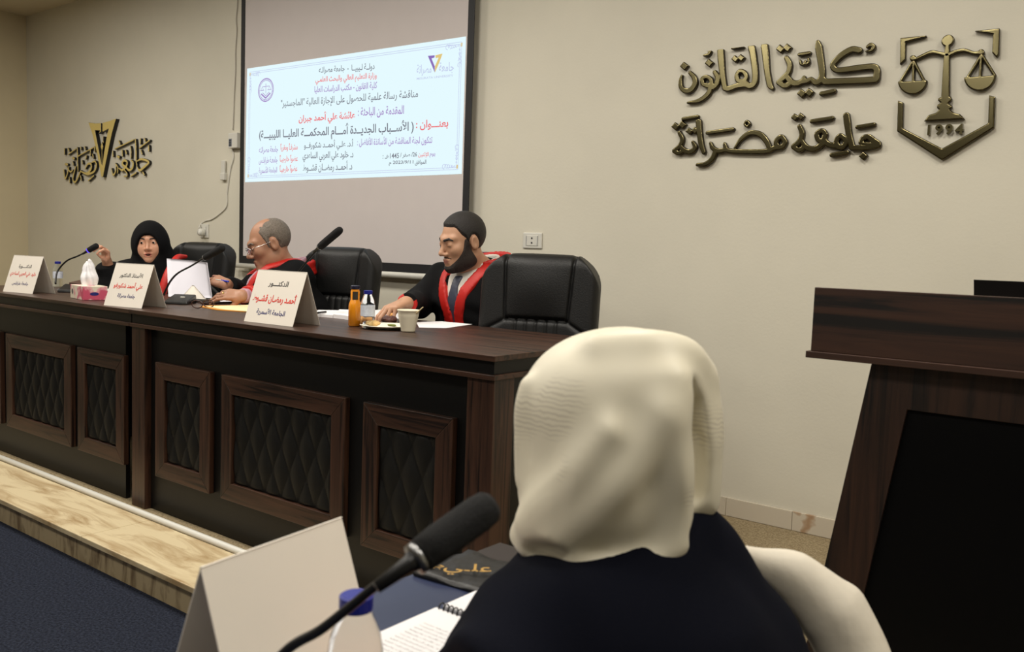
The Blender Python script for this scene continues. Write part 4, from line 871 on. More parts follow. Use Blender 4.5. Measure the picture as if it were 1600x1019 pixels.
def robe_field(lo, hi, J, h=.0065, sleeve=(.088, .088, .082), ends=(0, 0), swell=1.0, folds=.004, front=None):
    f = Field(lo, hi, h); mid = (J['L'] + J['R']) / 2
    f.cap(J['L'], J['R'], .088, .088, .05); f.cap(J['neck'] + (0, 0, -.01), mid, .082, .12, .07)
    f.cap(mid + (0, 0, -.06), J['P'] + (0, 0, .02), .155 * swell, .18 * swell, .08)
    sh = (J['L'] - J['R']) / np.linalg.norm(J['L'] - J['R'])
    f.cap(mid + sh * .07 + (0, 0, -.08), J['P'] + sh * .1, .13, .15, .06); f.cap(mid - sh * .07 + (0, 0, -.08), J['P'] - sh * .1, .13, .15, .06)
    for k, sx in (('kl', 1), ('kr', -1)): f.chain([J['P'] + sh * sx * .1, J[k], (J[k][0], J[k][1] + .03, J['fl'] + .12)], [.14, .115, .13], .08)
    f.chain([J['kl'] * .5 + J['kr'] * .5, np.array(((J['kl'] + J['kr'])[0] / 2, J['kl'][1] + .03, J['fl'] + .12))], [.1, .13], .08)
    f.cut(lambda x, y, z: J['fl'] + .01 - z + 0 * x + 0 * y)
    arms = []
    for s_, e, w in (('L', 'el', 'wl'), ('R', 'er', 'wr')):
        d = (J[w] - J[e]); L = np.linalg.norm(d); d /= L; end = J[w] - d * (.035 if s_ == 'L' else .035)
        g = Field(lo, hi, h); g.chain([J[s_], J[e], end], list(sleeve), .04)
        g.cut(lambda x, y, z: (x - end[0]) * d[0] + (y - end[1]) * d[1] + (z - end[2]) * d[2], .01)
        arms.append(g.D)
    arm = f.copy(); arm.D = np.minimum(*arms)
    if front is not None: front(f)
    torso = f.copy(); f.D = smin(f.D, arm.D, .03).astype(np.float32); f.torso = torso; f.arm = arm
    if folds: f.warp(lambda x, y, z: folds * np.sin(34 * x + 9 * np.sin(7 * z) + 14 * z) * np.sin(21 * y - 16 * z + 5 * x) + folds * .7 * np.sin(55 * z + 30 * x + 18 * y))
    return f
FOLD = lambda x, y, z: .0035 * np.sin(34 * x + 9 * np.sin(7 * z) + 14 * z) * np.sin(21 * y - 16 * z + 5 * x) + .0025 * np.sin(55 * z + 30 * x + 18 * y)
def local(o, yaw):
    """coordinates turned so that -y is where the body faces"""
    c, s = math.cos(yaw), math.sin(yaw)
    return lambda x, y, z: (c * (x - o[0]) + s * (y - o[1]), -s * (x - o[0]) + c * (y - o[1]), z)
def sleeve_trim(f, e, w, r0, length, h=.005):
    e, w = np.array(e, float), np.array(w, float); d = w - e; d /= np.linalg.norm(d); end = w - d * .032
    g = f.arm.copy(); g.D = g.D - .004
    return g.cut(lambda x, y, z: np.maximum(np.abs((x - end[0]) * d[0] + (y - end[1]) * d[1] + (z - end[2]) * d[2] + length / 2) - length / 2, np.sqrt((x - end[0]) ** 2 + (y - end[1]) ** 2 + (z - end[2]) ** 2) - .15))
def piecewise(v, pts): return np.interp(v, [p[0] for p in pts], [p[1] for p in pts])
def brows(person, H, m, w=.0042, top=.0225, off=.0028, tilt=1.0):
    f = H.shell(lambda a, b, c: np.maximum(np.abs(c - (top + tilt * .008 * np.clip((np.abs(a) - .012) / .03, 0, 1) - .012 * np.clip((np.abs(a) - .036) / .02, 0, 1))) - w * (1.1 - np.clip((np.abs(a) - .03) / .03, 0, 1) * .6), np.maximum(np.maximum(.013 - np.abs(a), np.abs(a) - .053), b + .04)), off, .0025, 2.0)
    return f.make('eyebrows', m, person.body)
def lashes(person, H, m):
    f = H.shell(lambda a, b, c: np.maximum(np.maximum(np.abs(c + .0035 + .1 * (np.abs(a) - .033) * 0) - .0015, np.abs(np.abs(a) - .033) - .013), b + .05), .0016, .0022, 3.0)
    return f.make('eyelashes', m, person.body)
EARS = lambda a, b, c: np.minimum(.028 - np.sqrt(((b - .013) / .75) ** 2 + ((c + .004) / 1.15) ** 2), np.abs(a) - .05)

# --- the bearded man in the white shirt, eating
def man_white_shirt():
    hc = at(722, 377, Y=2.86); yaw = math.radians(-8); hy = math.radians(-17)
    Hd = Head(hc, rotz(hy) @ rotx(math.radians(14)) @ roty(math.radians(3)), jaw=1.05)
    o = np.array((hc[0] + .01, hc[1] + .1, 0)); Rb = rotz(yaw); L = lambda dx, dy, z: (Rb @ np.array((dx, dy, 0))) + o + (0, 0, z)
    wr = at(634, 474, Z=1.03); hand_t = at(613, 492, Z=.985)
    J = seated(Hd, L(0, .015, 1.152), L(.165, .04, 1.085), at(694, 441, Y=2.97), L(0, .11, .68), L(.13, -.34, .62), L(-.13, -.34, .62), L(.27, -.05, .83), L(.16, -.26, .8), at(652, 474, Y=2.8), wr, P)
    lo, hi = np.array((hc[0] - .55, 2.2, P)), np.array((hc[0] + .45, 3.28, 1.5))
    p = Person('bearded man in a red-lapelled black robe, white shirt and tie, looking down at food', (o[0], o[1], P), lo, hi, 'skin_tan')
    body_fill(p.f, Hd, J)
    d = hand_t - wr; put_hand(p.f, wr - d / np.linalg.norm(d) * .01, frame(d + (0, 0, .025), (-.15, -.75, .65)), [(.5, .35, .2), (.55, .4, .2), (.75, .5, .3), (.95, .6, .4)], [(.022, .026, -.01), (.048, .04, -.03), (.078, .034, -.05), (.1, .024, -.058)], mirror=True, s=1.02)
    p.finish(Hd)
    loc = local(o, yaw); full = robe_field(lo, hi, J, sleeve=(.078, .06, .038))
    wz = lambda z: piecewise(z, [(.92, .006), (.98, .012), (1.08, .042), (1.155, .07), (1.22, .085)])
    cutv = lambda x, y, z: np.where(loc(x, y, z)[1] < .05, wz(z) - np.abs(loc(x, y, z)[0] + .0), -1.)
    rf = full.torso.copy(); rf.cut(cutv); rf.D = smin(rf.D, full.arm.D, .03).astype(np.float32); rf.warp(FOLD); rb = rf.make('robe', M['black_cloth'], p.body)
    sh = full.torso.copy(); sh.D = sh.D + .012; sh.cut(lambda x, y, z: np.maximum(np.maximum(np.abs(loc(x, y, z)[0]) - wz(z) - .03, loc(x, y, z)[1] - .06), .86 - z)); s_ = sh.make('shirt', M['shirt_white'], p.body)
    tw = lambda z: piecewise(z, [(.88, .036), (1.02, .031), (1.1, .017), (1.125, .02), (1.155, .018)])
    ti = full.torso.copy(); ti.D = ti.D + .004; ti.cut(lambda x, y, z: np.maximum(np.maximum(np.abs(loc(x, y, z)[0]) - tw(z), loc(x, y, z)[1] + .0), np.maximum(.86 - z, z - 1.14))); ti.make('necktie', M['tie'], s_)
    # collar of the shirt
    n = np.array(Hd.W((0, .03, -.1))); nb = J['neck']
    cf = Field(nb - .16, nb + .17, .004); ring = [nb + Rb @ np.array((.066 * math.sin(a), .072 * -math.cos(a) + .012, .012 + .042 * (1 - math.cos(a)) / 2)) for a in np.linspace(.25, 2 * math.pi - .25, 22)]
    for dz in (0, .014, .026): cf.chain([q + (0, 0, dz) for q in ring], .0055, .01)
    for sx in (1, -1): cf.chain([nb + Rb @ np.array((sx * .03, -.068, .026)), nb + Rb @ np.array((sx * .055, -.092, -.03))], [.008, .006], .012); cf.chain([nb + Rb @ np.array((sx * .055, -.045, .034)), nb + Rb @ np.array((sx * .055, -.092, -.03))], [.007, .006], .03)
    cf.make('shirt_collar', M['shirt_white'], s_)
    lp = full.torso.copy(); lp.D = lp.D - .006
    lp.cut(lambda x, y, z: np.maximum(np.maximum(np.abs(np.abs(loc(x, y, z)[0]) - wz(z) - .022) - .024, loc(x, y, z)[1] - .045), np.maximum(.87 - z, z - 1.23)))
    stand = Field(nb - .22, nb + .25, .005); arc_ = [nb + Rb @ np.array((.108 * math.sin(a), -.1 * math.cos(a) + .03, -.008 + .05 * (1 - math.cos(a)) / 2)) for a in np.linspace(.75, 2 * math.pi - .75, 22)]
    for k, (dz, gr) in enumerate(((-.03, .012), (-.01, .006), (.01, .002), (.03, .0), (.048, .002))): stand.chain([q + (Rb @ np.array((math.sin(a), -math.cos(a), 0))) * gr + (0, 0, dz) for q, a in zip(arc_, np.linspace(.75, 2 * math.pi - .75, 22))], .008, .014)
    V1, F1 = lp.mesh(1); V2, F2 = stand.mesh(1); mesh('lapel', np.concatenate([V1, V2]), np.concatenate([F1, F2 + len(V1)]), M['red_cloth'], rb, smooth=True)
    sleeve_trim(full, J['er'], J['wr'], .08, .016).make('sleeve_cuff', M['red_cloth'], rb)
    Hl = lambda b: piecewise(b, [(-.12, .085), (-.085, .079), (-.066, .074), (-.05, .058), (-.036, .036), (-.02, .02), (-.012, -.03), (.0, -.03), (.006, .03), (.028, .02), (.04, -.05), (.12, -.062)])
    hr = Hd.shell(lambda a, b, c: np.maximum((Hl(b) + .012 * np.exp(-((np.abs(a) - .045) / .014) ** 2) * (b < -.03) - c) * .75, EARS(a, b, c)), .0085, .0032, .7); hr.make('hair', M['hair_black'], p.body)
    Bl = lambda b: piecewise(b, [(-.13, -.09), (-.092, -.088), (-.078, -.074), (-.062, -.056), (-.048, -.036), (-.036, -.012), (-.028, .02), (-.01, .02), (.0, -.035), (.012, -.06), (.04, -.1)])
    br = Hd.shell(lambda a, b, c: np.minimum(np.maximum((c - Bl(b)) * .75, b - .03), np.maximum(np.maximum(np.abs(c + .0525 + .25 * np.maximum(np.abs(a) - .01, 0)) - .0034, np.abs(a) - .031), b + .06)), .0055, .0032, .6); br.cut(lambda x, y, z: EARS(*Hd.loc(x, y, z))); br.make('beard', M['beard'], p.body)
    brows(p, Hd, M['hair_black'], .0052); lashes(p, Hd, M['hair_black'])
    return p
def man_glasses():
    hc = at(421, 381, Y=2.84); yaw = math.radians(-22); hy = math.radians(-30)
    Hd = Head(hc, rotz(hy) @ rotx(math.radians(20)), 1.07, jaw=.98)
    o = np.array((hc[0] + .03, hc[1] + .1, 0)); Rb = rotz(yaw); L = lambda dx, dy, z: (Rb @ np.array((dx, dy, 0))) + o + (0, 0, z)
    kl = at(338, 459, Z=1.006); wl = at(368, 461, Y=kl[1] + .07); wl = kl + (wl - kl) / np.linalg.norm(wl - kl) * .115
    wr2 = at(352, 444, Y=wl[1] + .1)
    J = seated(Hd, L(0, .0, 1.1), at(463, 434, Y=2.92), at(406, 456, Y=2.84), L(0, .15, .68), L(.13, -.32, .62), L(-.13, -.32, .62), at(430, 470, Y=2.74), wl, L(-.27, -.09, .93), wr2, P)
    lo, hi = np.array((min(hc[0] - .62, kl[0] - .2), 2.25, P)), np.array((hc[0] + .55, 3.3, 1.45))
    p = Person('grey-haired balding man with glasses in a black robe with red lapels, leaning over papers', (o[0], o[1], P), lo, hi, 'skin_brown')
    body_fill(p.f, Hd, J)
    d = kl - wl; put_hand(p.f, wl - d / np.linalg.norm(d) * .012, frame(d, (.35, -.55, .8)), [(.15, .5, .35), (.25, .55, .4), (.35, .6, .4), (.45, .65, .4)], [(.022, .026, -.01), (.05, .045, -.03), (.078, .045, -.05), (.1, .036, -.058)], mirror=False, s=.93)
    d2 = at(331, 436, Y=wr2[1] - .02) - wr2; put_hand(p.f, wr2 - d2 / np.linalg.norm(d2) * .01, frame(d2, (0, -.5, .85)), [(.35, .5, .3), (.45, .6, .4), (.6, .7, .5), (.7, .8, .5)], [(.022, .026, -.01), (.05, .045, -.03), (.078, .04, -.05), (.1, .03, -.05)], mirror=True, s=.98)
    p.finish(Hd)
    loc = local(o, yaw); full = robe_field(lo, hi, J, sleeve=(.086, .07, .048))
    wz = lambda z: piecewise(z, [(.86, .012), (.96, .024), (1.06, .045), (1.13, .07)])
    cutv = lambda x, y, z: np.where(loc(x, y, z)[1] < .04, wz(z) - np.abs(loc(x, y, z)[0]), -1.)
    rf = full.torso.copy(); rf.cut(cutv); rf.D = smin(rf.D, full.arm.D, .03).astype(np.float32); rf.warp(FOLD); rb = rf.make('robe', M['black_cloth'], p.body)
    sh = full.torso.copy(); sh.D = sh.D + .012; sh.cut(lambda x, y, z: np.maximum(np.maximum(np.abs(loc(x, y, z)[0]) - wz(z) - .03, loc(x, y, z)[1] - .06), .86 - z)); s_ = sh.make('shirt', M['shirt_pink'], p.body)
    nb = J['neck']; cf = Field(nb - .16, nb + .17, .004)
    ring = [nb + Rb @ np.array((.066 * math.sin(a), .075 * -math.cos(a) + .012, .01 + .045 * (1 - math.cos(a)) / 2)) for a in np.linspace(.3, 2 * math.pi - .3, 22)]
    for dz in (0, .014, .026): cf.chain([q + (0, 0, dz) for q in ring], .0055, .01)
    for sx in (1, -1): cf.chain([nb + Rb @ np.array((sx * .03, -.066, .03)), nb + Rb @ np.array((sx * .06, -.09, -.025))], [.008, .006], .012)
    cf.make('shirt_collar', M['shirt_pink'], s_)
    lp = full.torso.copy(); lp.D = lp.D - .006
    lp.cut(lambda x, y, z: np.maximum(np.maximum(np.abs(np.abs(loc(x, y, z)[0]) - wz(z) - .018) - .021, loc(x, y, z)[1] - .045), np.maximum(.87 - z, z - 1.2)))
    stand = Field(nb - .22, nb + .25, .005); an = np.linspace(.75, 2 * math.pi - .75, 22); arc_ = [nb + Rb @ np.array((.09 * math.sin(a), -.1 * math.cos(a) + .03, -.012 + .05 * (1 - math.cos(a)) / 2)) for a in an]
    for dz, gr in ((-.03, .012), (-.01, .006), (.01, .002), (.026, .002)): stand.chain([q + (Rb @ np.array((math.sin(a), -math.cos(a), 0))) * gr + (0, 0, dz) for q, a in zip(arc_, an)], .008, .014)
    V1, F1 = lp.mesh(1); V2, F2 = stand.mesh(1); mesh('lapel', np.concatenate([V1, V2]), np.concatenate([F1, F2 + len(V1)]), M['red_cloth'], rb, smooth=True)
    g = full.arm.copy(); g.D = g.D - .004; e, w = J['el'], J['wl']; d = (w - e) / np.linalg.norm(w - e); end = w - d * .034
    g.cut(lambda x, y, z: np.maximum(np.abs((x - end[0]) * d[0] + (y - end[1]) * d[1] + (z - end[2]) * d[2] + .05) - .05, np.sqrt((x - end[0]) ** 2 + (y - end[1]) ** 2 + (z - end[2]) ** 2) - .17)); g.make('sleeve_cuff', M['red_cloth'], rb)
    cu = Field(w - .12, w + .12, .004); cu.cap(w - d * .06, w - d * .005, .037, .035); cu.cut(lambda x, y, z: np.abs((x - w[0]) * d[0] + (y - w[1]) * d[1] + (z - w[2]) * d[2] + .035) - .03); cu.make('shirt_cuff', M['shirt_pink'], s_)
    Hl = lambda b: piecewise(b, [(-.12, .2), (-.05, .12), (-.036, .06), (-.026, .03), (-.016, -.02), (.0, -.02), (.006, .03), (.028, .02), (.04, -.05), (.12, -.062)])
    Tp = lambda b: piecewise(b, [(-.05, .07), (0, .1), (.05, .125), (.12, .14)])
    hr = Hd.shell(lambda a, b, c: np.maximum(np.maximum((Hl(b) - c) * .75, EARS(a, b, c)), (c - Tp(b)) * .6) + .004 * np.sin(150 * a + 90 * b) * np.sin(170 * c + 60 * b), .0055, .0032, .35); hr.make('hair', M['hair_grey'], p.body)
    brows(p, Hd, M['hair_grey'], .0042); lashes(p, Hd, M['hair_black'])
    # spectacles
    g = MB(); ln = MB(); sd = MB()
    for s in (-1, 1):
        pts = [Hd.W((s * .034 + .024 * math.cos(a), -.112 + .012 * (abs(math.cos(a)) if math.cos(a) * s > 0 else 0), -.004 + .0165 * math.sin(a))) for a in np.linspace(0, 2 * math.pi, 25)]; g.tube(pts, .0016, 8)
        ln.add(pts[:-1], [tuple(range(24))]); ln.add([q + Hd.R @ np.array((0, .0012, 0)) for q in pts[:-1]], [tuple(range(24))[::-1]])
        sd.tube([Hd.W(v) for v in ((s * .059, -.104, .001), (s * .072, -.085, .005), (s * .08, -.02, .008), (s * .083, .012, .012), (s * .083, .028, -.004))], .0015, 8)
    g.tube([Hd.W(v) for v in ((-.011, -.112, .001), (0, -.1175, .004), (.011, -.112, .001))], .0014, 8)
    gl = g.make('spectacles', M['chrome'], p.body, smooth=True); ln.make('spectacle_lens', M['lens'], gl); sd.make('spectacle_temple', M['chrome'], gl, smooth=True)
    k = wl + (kl - wl) / np.linalg.norm(kl - wl) * .098; p.knuckle = k
    Rg = frame(kl - wl, (.35, -.55, .8)); c = wl - Rg[:, 0] * .012 + Rg @ np.array((.097, -.0108, -.007))
    MB().tube([c - Rg[:, 0] * .003, c + Rg[:, 0] * .003], .0115, 16).make('finger_ring', M['ring'], p.body, smooth=True)
    p.pen = wr2 + d2 / np.linalg.norm(d2) * .1; p.wl, p.kl = wl, kl
    return p
def woman_black_hijab():
    hc = at(235, 379, Y=2.84); yaw = math.radians(48); hy = math.radians(50)
    Hd = Head(hc, rotz(hy) @ rotx(math.radians(3)) @ roty(math.radians(-3)), 1.0, open_=.5, lids=0, ears=False, jaw=.96, fem=1.0)
    o = np.array((hc[0] - .02, hc[1] + .05, 0)); Rb = rotz(yaw); L = lambda dx, dy, z: (Rb @ np.array((dx, dy, 0))) + o + (0, 0, z)
    wr = at(166, 405, Y=2.62); tip = at(163, 380, Y=2.58)
    J = seated(Hd, L(0, .02, 1.08), L(.17, .03, 1.03), L(-.165, .03, 1.04), L(0, .1, .68), o + (.2, -.32, .62), o + (-.06, -.34, .62), L(.24, -.08, .86), L(.12, -.22, .84), at(178, 447, Y=2.68), wr, P)
    lo, hi = np.array((hc[0] - .62, 2.3, P)), np.array((hc[0] + .62, 3.3, 1.42))
    p = Person('woman in a black headscarf and red-trimmed robe, speaking with one hand raised to the microphone', (o[0], o[1], P), lo, hi, 'skin_fair')
    body_fill(p.f, Hd, J)
    d = tip - wr; put_hand(p.f, wr - d / np.linalg.norm(d) * .012, frame(d, (-.05, .9, .2)), [(.75, .9, .5), (.7, .9, .5), (.75, .9, .55), (.8, .95, .6)], [(.022, .026, -.01), (.05, .045, -.03), (.076, .046, -.052), (.094, .038, -.066)], mirror=False, s=.95)
    p.finish(Hd)
    loc = local(o, yaw); full = robe_field(lo, hi, J, sleeve=(.085, .09, .07)); rb = full.make('robe', M['black_cloth'], p.body)
    lp = Field(lo, hi, .005); lp.chain1([at(290, 401, Y=2.93), at(276, 404, Y=2.84), at(262, 430, Y=2.73), at(250, 470, Y=2.68)], [.012, .02, .024, .026], 0); lp.make('lapel', M['red_cloth'], rb)
    lq = Field(lo, hi, .005); lq.chain1([at(186, 415, Y=2.8), at(192, 440, Y=2.74), at(196, 470, Y=2.7)], [.012, .016, .016], 0); lq.make('lapel', M['red_cloth'], rb)
    g = full.copy(); g.D = g.D - .004; g.cut(lambda x, y, z: np.maximum(np.sqrt((x - J['er'][0]) ** 2 + (y - J['er'][1]) ** 2 + (z - J['er'][2] - .02) ** 2) - .12, np.maximum((z - J['er'][2]) * .6 + (x - J['er'][0]) + .055, 0 * x))); g.make('sleeve_panel', M['red_cloth'], rb)
    hj = Field(hc - .34, hc + .3, .0055); W = Hd.W
    hj.ell(hc + Hd.R @ np.array((0, .012, .022)), (.095, .116, .112), R=Hd.R); hj.cap(W((0, .0, -.03)), J['neck'] + (0, 0, -.0), .102, .115, .06)
    hj.cap(J['neck'] + (0, 0, -.01), L(-.01, -.06, .95), .105, .11, .08); hj.cap(J['neck'], L(.07, .02, 1.05), .09, .08, .08); hj.cap(J['neck'], L(-.1, .02, 1.04), .1, .09, .08)
    hj.warp(lambda x, y, z: .004 * np.sin(60 * (x + y) + 40 * z) * np.clip((hc[2] - .04 - z) / .1, 0, 1))
    hj.put(lambda x, y, z: d_ell(*Hd.loc(x, y, z), (0, -.105, -.03), (.061, .075, .083)), hc - .22, hc + .22, .012, sub=True)
    hb = hj.make('headscarf', M['hijab_black'], p.body)
    uc = Hd.shell(lambda a, b, c: np.maximum(.045 - c + .25 * a * a / .05, b - .02), .007, .0035, 1.0); uc.make('under_scarf', M['hijab_black'], hb)
    ey = Field(hc - .14, hc + .14, .0025)
    e = MB(); ir = MB()
    for s in (-1, 1):
        e.lathe([(0.0001, -.0118), (.006, -.0102), (.0102, -.006), (.0118, 0), (.0102, .006), (.006, .0102), (.0001, .0118)], W((s * .033, -.0795, .0025)), 20)
        c = W((s * .033, -.0795, .0025)); nrm = Hd.R @ np.array((-.05, -1, 0)); nrm /= np.linalg.norm(nrm); ir.tube([c + nrm * .0098, c + nrm * .0122], 1 * .0064, 16)
    eo = e.make('eyes', M['eye'], p.body, smooth=True); ir.make('iris', M['iris'], eo)
    brows(p, Hd, M['hair_black'], .0036, .0245, .0022, .6)
    mt = MB().lathe([(.0001, -.006), (.012, -.004), (.014, 0), (.012, .004), (.0001, .006)], W((0, -.086, -.069)), 16); mt.make('mouth', M['dates'], p.body, smooth=True)
    p.wr, p.tip = wr, tip
    return p
m3 = man_white_shirt(); m2 = man_glasses(); w1 = woman_black_hijab()

# ------------------------------------------------------------------ the occupied chairs
for q, yy, yaw, lea, lab in ((at(797, 432, Y=3.1), 3.1, -6, 'leather_navy', 'navy office chair behind the bearded man in the white shirt'), (at(578, 430, Y=3.1), 3.06, 12, 'leather', 'black office chair behind the man with glasses'), (at(347, 430, Y=3.1), 3.06, 14, 'leather', 'black office chair behind the woman in the black headscarf')):
    office_chair((q[0] - .235, yy, P), math.radians(yaw), M[lea], lab)

# ------------------------------------------------------------------ microphones on the desks
def mic_on_desk(base_px, pts, tip, y0, y1, yaw, label, led=False, **kw):
    b = W_(*base_px); n = len(pts); Y_ = np.linspace(y0, y1, n + 1)
    stem = [at(*p, Y=y) for p, y in zip(pts, Y_)]; return microphone(b, [np.array((stem[0][0], stem[0][1], DT + .03))] + stem[0 if stem[0][2] > DT + .035 else 1:], at(*tip, Y=Y_[-1]), label, yaw, led=led, **kw)
b = W_(112, 456.5); mic_on_desk((112, 456.5), [(87, 440), (90, 424), (104, 408), (122, 400), (136.5, 392.5)], (153, 383), b[1] + .04, b[1] + .2, math.radians(50), 'gooseneck microphone with a glowing violet ring, held by the woman in the black headscarf', led=True)
b = W_(282, 474.5); mic_on_desk((282, 474.5), [(257, 458), (266, 440), (278, 427), (298, 416), (319, 403.5)], (349.5, 386.5), b[1] + .03, b[1] + .05, math.radians(40), 'gooseneck microphone in front of the white papers held by the man with glasses')
b = W_(470, 494); mic_on_desk((470, 494), [(440, 470), (452, 445), (465, 427), (482, 406), (498, 387.5)], (533.5, 357.5), b[1] + .05, b[1] + .06, math.radians(40), 'gooseneck microphone rising behind the name card nearest the paper cup')

# ------------------------------------------------------------------ things on the desks
def flat(name, px, z, th, m, label, cat, parent=None, group=None, bev=0):
    """a thin thing lying on a surface: outline read off at its height"""
    pts = [at(*p, Z=z) for p in px]; A = sum(pts[i][0] * pts[i - 1][1] - pts[i - 1][0] * pts[i][1] for i in range(len(pts)))
    if A > 0: pts = pts[::-1]
    mb = MB().prism([(p[0], p[1]) for p in pts], 2, z, z + th); mb.F = [f[::-1] for f in mb.F]
    c = sum(pts) / len(pts); o = mb.make(name, m, parent, None if parent is not None else c, bevel=bev)
    return tag(o, label, cat, group) if label else o
Z0 = DT + .0006
A_ = W_(130, 469.5); u = np.array((-.985, .17, 0)); u /= np.linalg.norm(u); v = np.array((.17, .985, 0)); v /= np.linalg.norm(v)
t = thing('tissue_box', A_ + u * .1 + v * .055, 'pink flowered tissue box with a tissue sticking out, near the left end of the desk', 'tissue box')
R_t = np.stack([u, v, (0, 0, 1)], 1); mbx = MB().box((0, 0, 0), (.2, .11, .066), R_t, A_ + (0, 0, .0005)); mbx.F = [f[::-1] for f in mbx.F]; mbx.make('carton', M['floral'], t, bevel=.002)
ov = [A_ + v * (.05 + .02 * math.cos(a)) + (0, 0, .03 + .008 * math.sin(a)) - u * .0008 for a in np.linspace(0, 2 * math.pi, 19)[:-1]]; mesh('printed_badge', ov, [tuple(range(18))], M['blue_ink'], t)
ov = [A_ + u * (.165 + .013 * math.cos(a)) + (0, 0, .035 + .013 * math.sin(a)) - v * .0008 for a in np.linspace(0, 2 * math.pi, 19)[:-1]]; mesh('printed_badge', ov, [tuple(range(18))], M['grey_ink'], t)
c = A_ + u * .1 + v * .055; tf = Field(c + (-.07, -.07, .05), c + (.07, .07, .22), .004)
tf.chain([c + (0, 0, .06), c + (.005, 0, .1), c + (-.004, .004, .15), c + (.002, .004, .185)], [.03, .03, .02, .006], .02); tf.warp(lambda x, y, z: .006 * np.sin(5 * np.arctan2(y - c[1], x - c[0]) + 30 * z)); tf.make('tissue', M['paper'], t)
def bottle(base, prof, capprof, label_z, label, cat_mat, liquid, cap_m, lab_m, group=None, label_span=(0, 2 * math.pi)):
    t = thing('water_bottle' if cat_mat == 'clear' else 'juice_bottle', base, label, 'bottle', group); b = np.array(base) + (0, 0, .0008)
    MB().lathe(prof, b, 26).make('bottle_body', M[cat_mat], t, smooth=True)
    if liquid: MB().lathe([(max(r - .0014, .002), max(h, .0012)) for r, h in prof if h <= liquid], b, 24).make('water', M['water'], t, smooth=True)
    if lab_m:
        r = max(r for r, h in prof if label_z[0] - .03 <= h <= label_z[1]) if cat_mat == 'clear' else label_z[2]; a = np.linspace(*label_span, 25); V = [b + ((r + .0006) * math.cos(k), (r + .0006) * math.sin(k), h) for h in label_z[:2] for k in a]
        mesh('bottle_label', V, [(i, i + 1, i + 26, i + 25) for i in range(24)], M[lab_m], t, smooth=True)
    MB().lathe(capprof, b, 22).make('bottle_cap', M[cap_m], t, smooth=False); return t
WP = lambda s, H: [(.021 * s, 0), (.0245 * s, .004), (.0245 * s, .3 * H), (.0235 * s, .33 * H), (.0245 * s, .36 * H), (.0245 * s, .64 * H), (.022 * s, .74 * H), (.0155 * s, .86 * H), (.0128 * s, .9 * H), (.0128 * s, .95 * H)]
WC = lambda s, H: [(.0148 * s, .9 * H), (.0152 * s, .91 * H), (.0152 * s, .99 * H), (.013 * s, H), (.001, H)]
bottle(W_(574, 513), WP(1.06, .138), WC(1.06, .138), (.045, .085), 'small blue-capped water bottle standing beside the orange juice bottle', 'clear', 0, 'blue_cap', 'label', 'blue-capped water bottles')
b = W_(84, 448); bottle((b[0] + .01, b[1] + .02, DT), WP(1.1, .15), WC(1.1, .15), (.05, .09), 'blue-capped water bottle behind the name card at the left end', 'clear', 0, 'blue_cap', 'label', 'blue-capped water bottles')
jb = [(.02, 0), (.0238, .003), (.0238, .072), (.0225, .084), (.0178, .096), (.0165, .1), (.0172, .13), (.0145, .137), (.0145, .142)]
bottle(W_(554, 510), jb, [(.0165, .1385), (.0172, .14), (.0172, .15), (.016, .1515), (.001, .1515)], (.1, .13, .0174), 'glass bottle of orange juice beside the small water bottle', 'juice', 0, 'navy_cap', 'juice_label', None, (-1.3, -.1))
pc = W_(603, 513.5)
t = thing('foam_plate', pc, 'white foam plate of pastries in front of the bearded man', 'plate')
MB().lathe([(.001, .001), (.062, .001), (.09, .012), (.096, .013), (.095, .0145), (.089, .0145), (.061, .0035), (.001, .0035)], pc, 36).make('plate_dish', M['plate'], t, smooth=True)
def food(name, c, r, m, label, cat, seed, group=None):
    c = np.array(c, float); f = Field(c - np.array(r) * 1.6 - .006, c + np.array(r) * 1.6 + .006, .0024); f.ell(c, r); k = seed * 1.7
    f.warp(lambda x, y, z: .1 * min(r) * np.sin(160 * x + k) * np.sin(150 * y + 2 * k) + .1 * min(r) * np.sin(260 * z + 140 * x + k)); o = f.make(name, M[m], None, c); return tag(o, label, cat, group)
zp = DT + .0045
food('pastry', at(583, 506, Z=zp + .012) + (0, 0, .002), (.03, .022, .012), 'bun', 'pale round pastry at the front left of the foam plate', 'pastry', 1)
food('pastry', at(579, 500, Z=zp + .018), (.013, .013, .014), 'pastry', 'small golden pastry ball beside the water bottle on the plate', 'pastry', 2)
food('chocolate_cake', at(608, 499.5, Z=zp + .019), (.036, .026, .015), 'dates', 'dark brown cake at the back of the foam plate', 'cake', 3)
food('garnish', at(612, 508, Z=zp + .004), (.022, .01, .004), 'leaf', 'green leafy garnish on the foam plate', 'food', 4)
fh = at(613, 494, Z=.982) ; food('pastry', fh, (.012, .011, .012), 'pastry', 'golden pastry piece held in the bearded man\'s fingers', 'pastry', 5)
cb_ = W_(637.5, 518.5); t = thing('paper_cup', cb_, 'cream ribbed paper cup with a wooden stirrer', 'cup')
pf = [(.024, .0006)]
for k in range(5): pf += [(.0255 + .0026 * k, .012 * k + .006), (.0262 + .0026 * k, .012 * k + .013)]
pf += [(.0385, .074), (.0405, .0755), (.0405, .079), (.038, .079), (.036, .07), (.025, .012), (.001, .01)]
MB().lathe(pf, cb_, 36).make('cup_wall', M['cup'], t, smooth=True); MB().lathe([(.0005, .05), (.0312, .05), (.0312, .0505), (.0005, .0505)], cb_, 24).make('tea', M['brown'], t)
s0, s1 = cb_ + (-.02, -.005, .02), at(661, 480, Y=cb_[1] + .004); dd = s1 - s0
tag(MB().tube([s0, s1], .0022, 6).make('stirrer', M['stick'], None, s0), 'thin wooden stirrer leaning in the paper cup', 'stirrer')
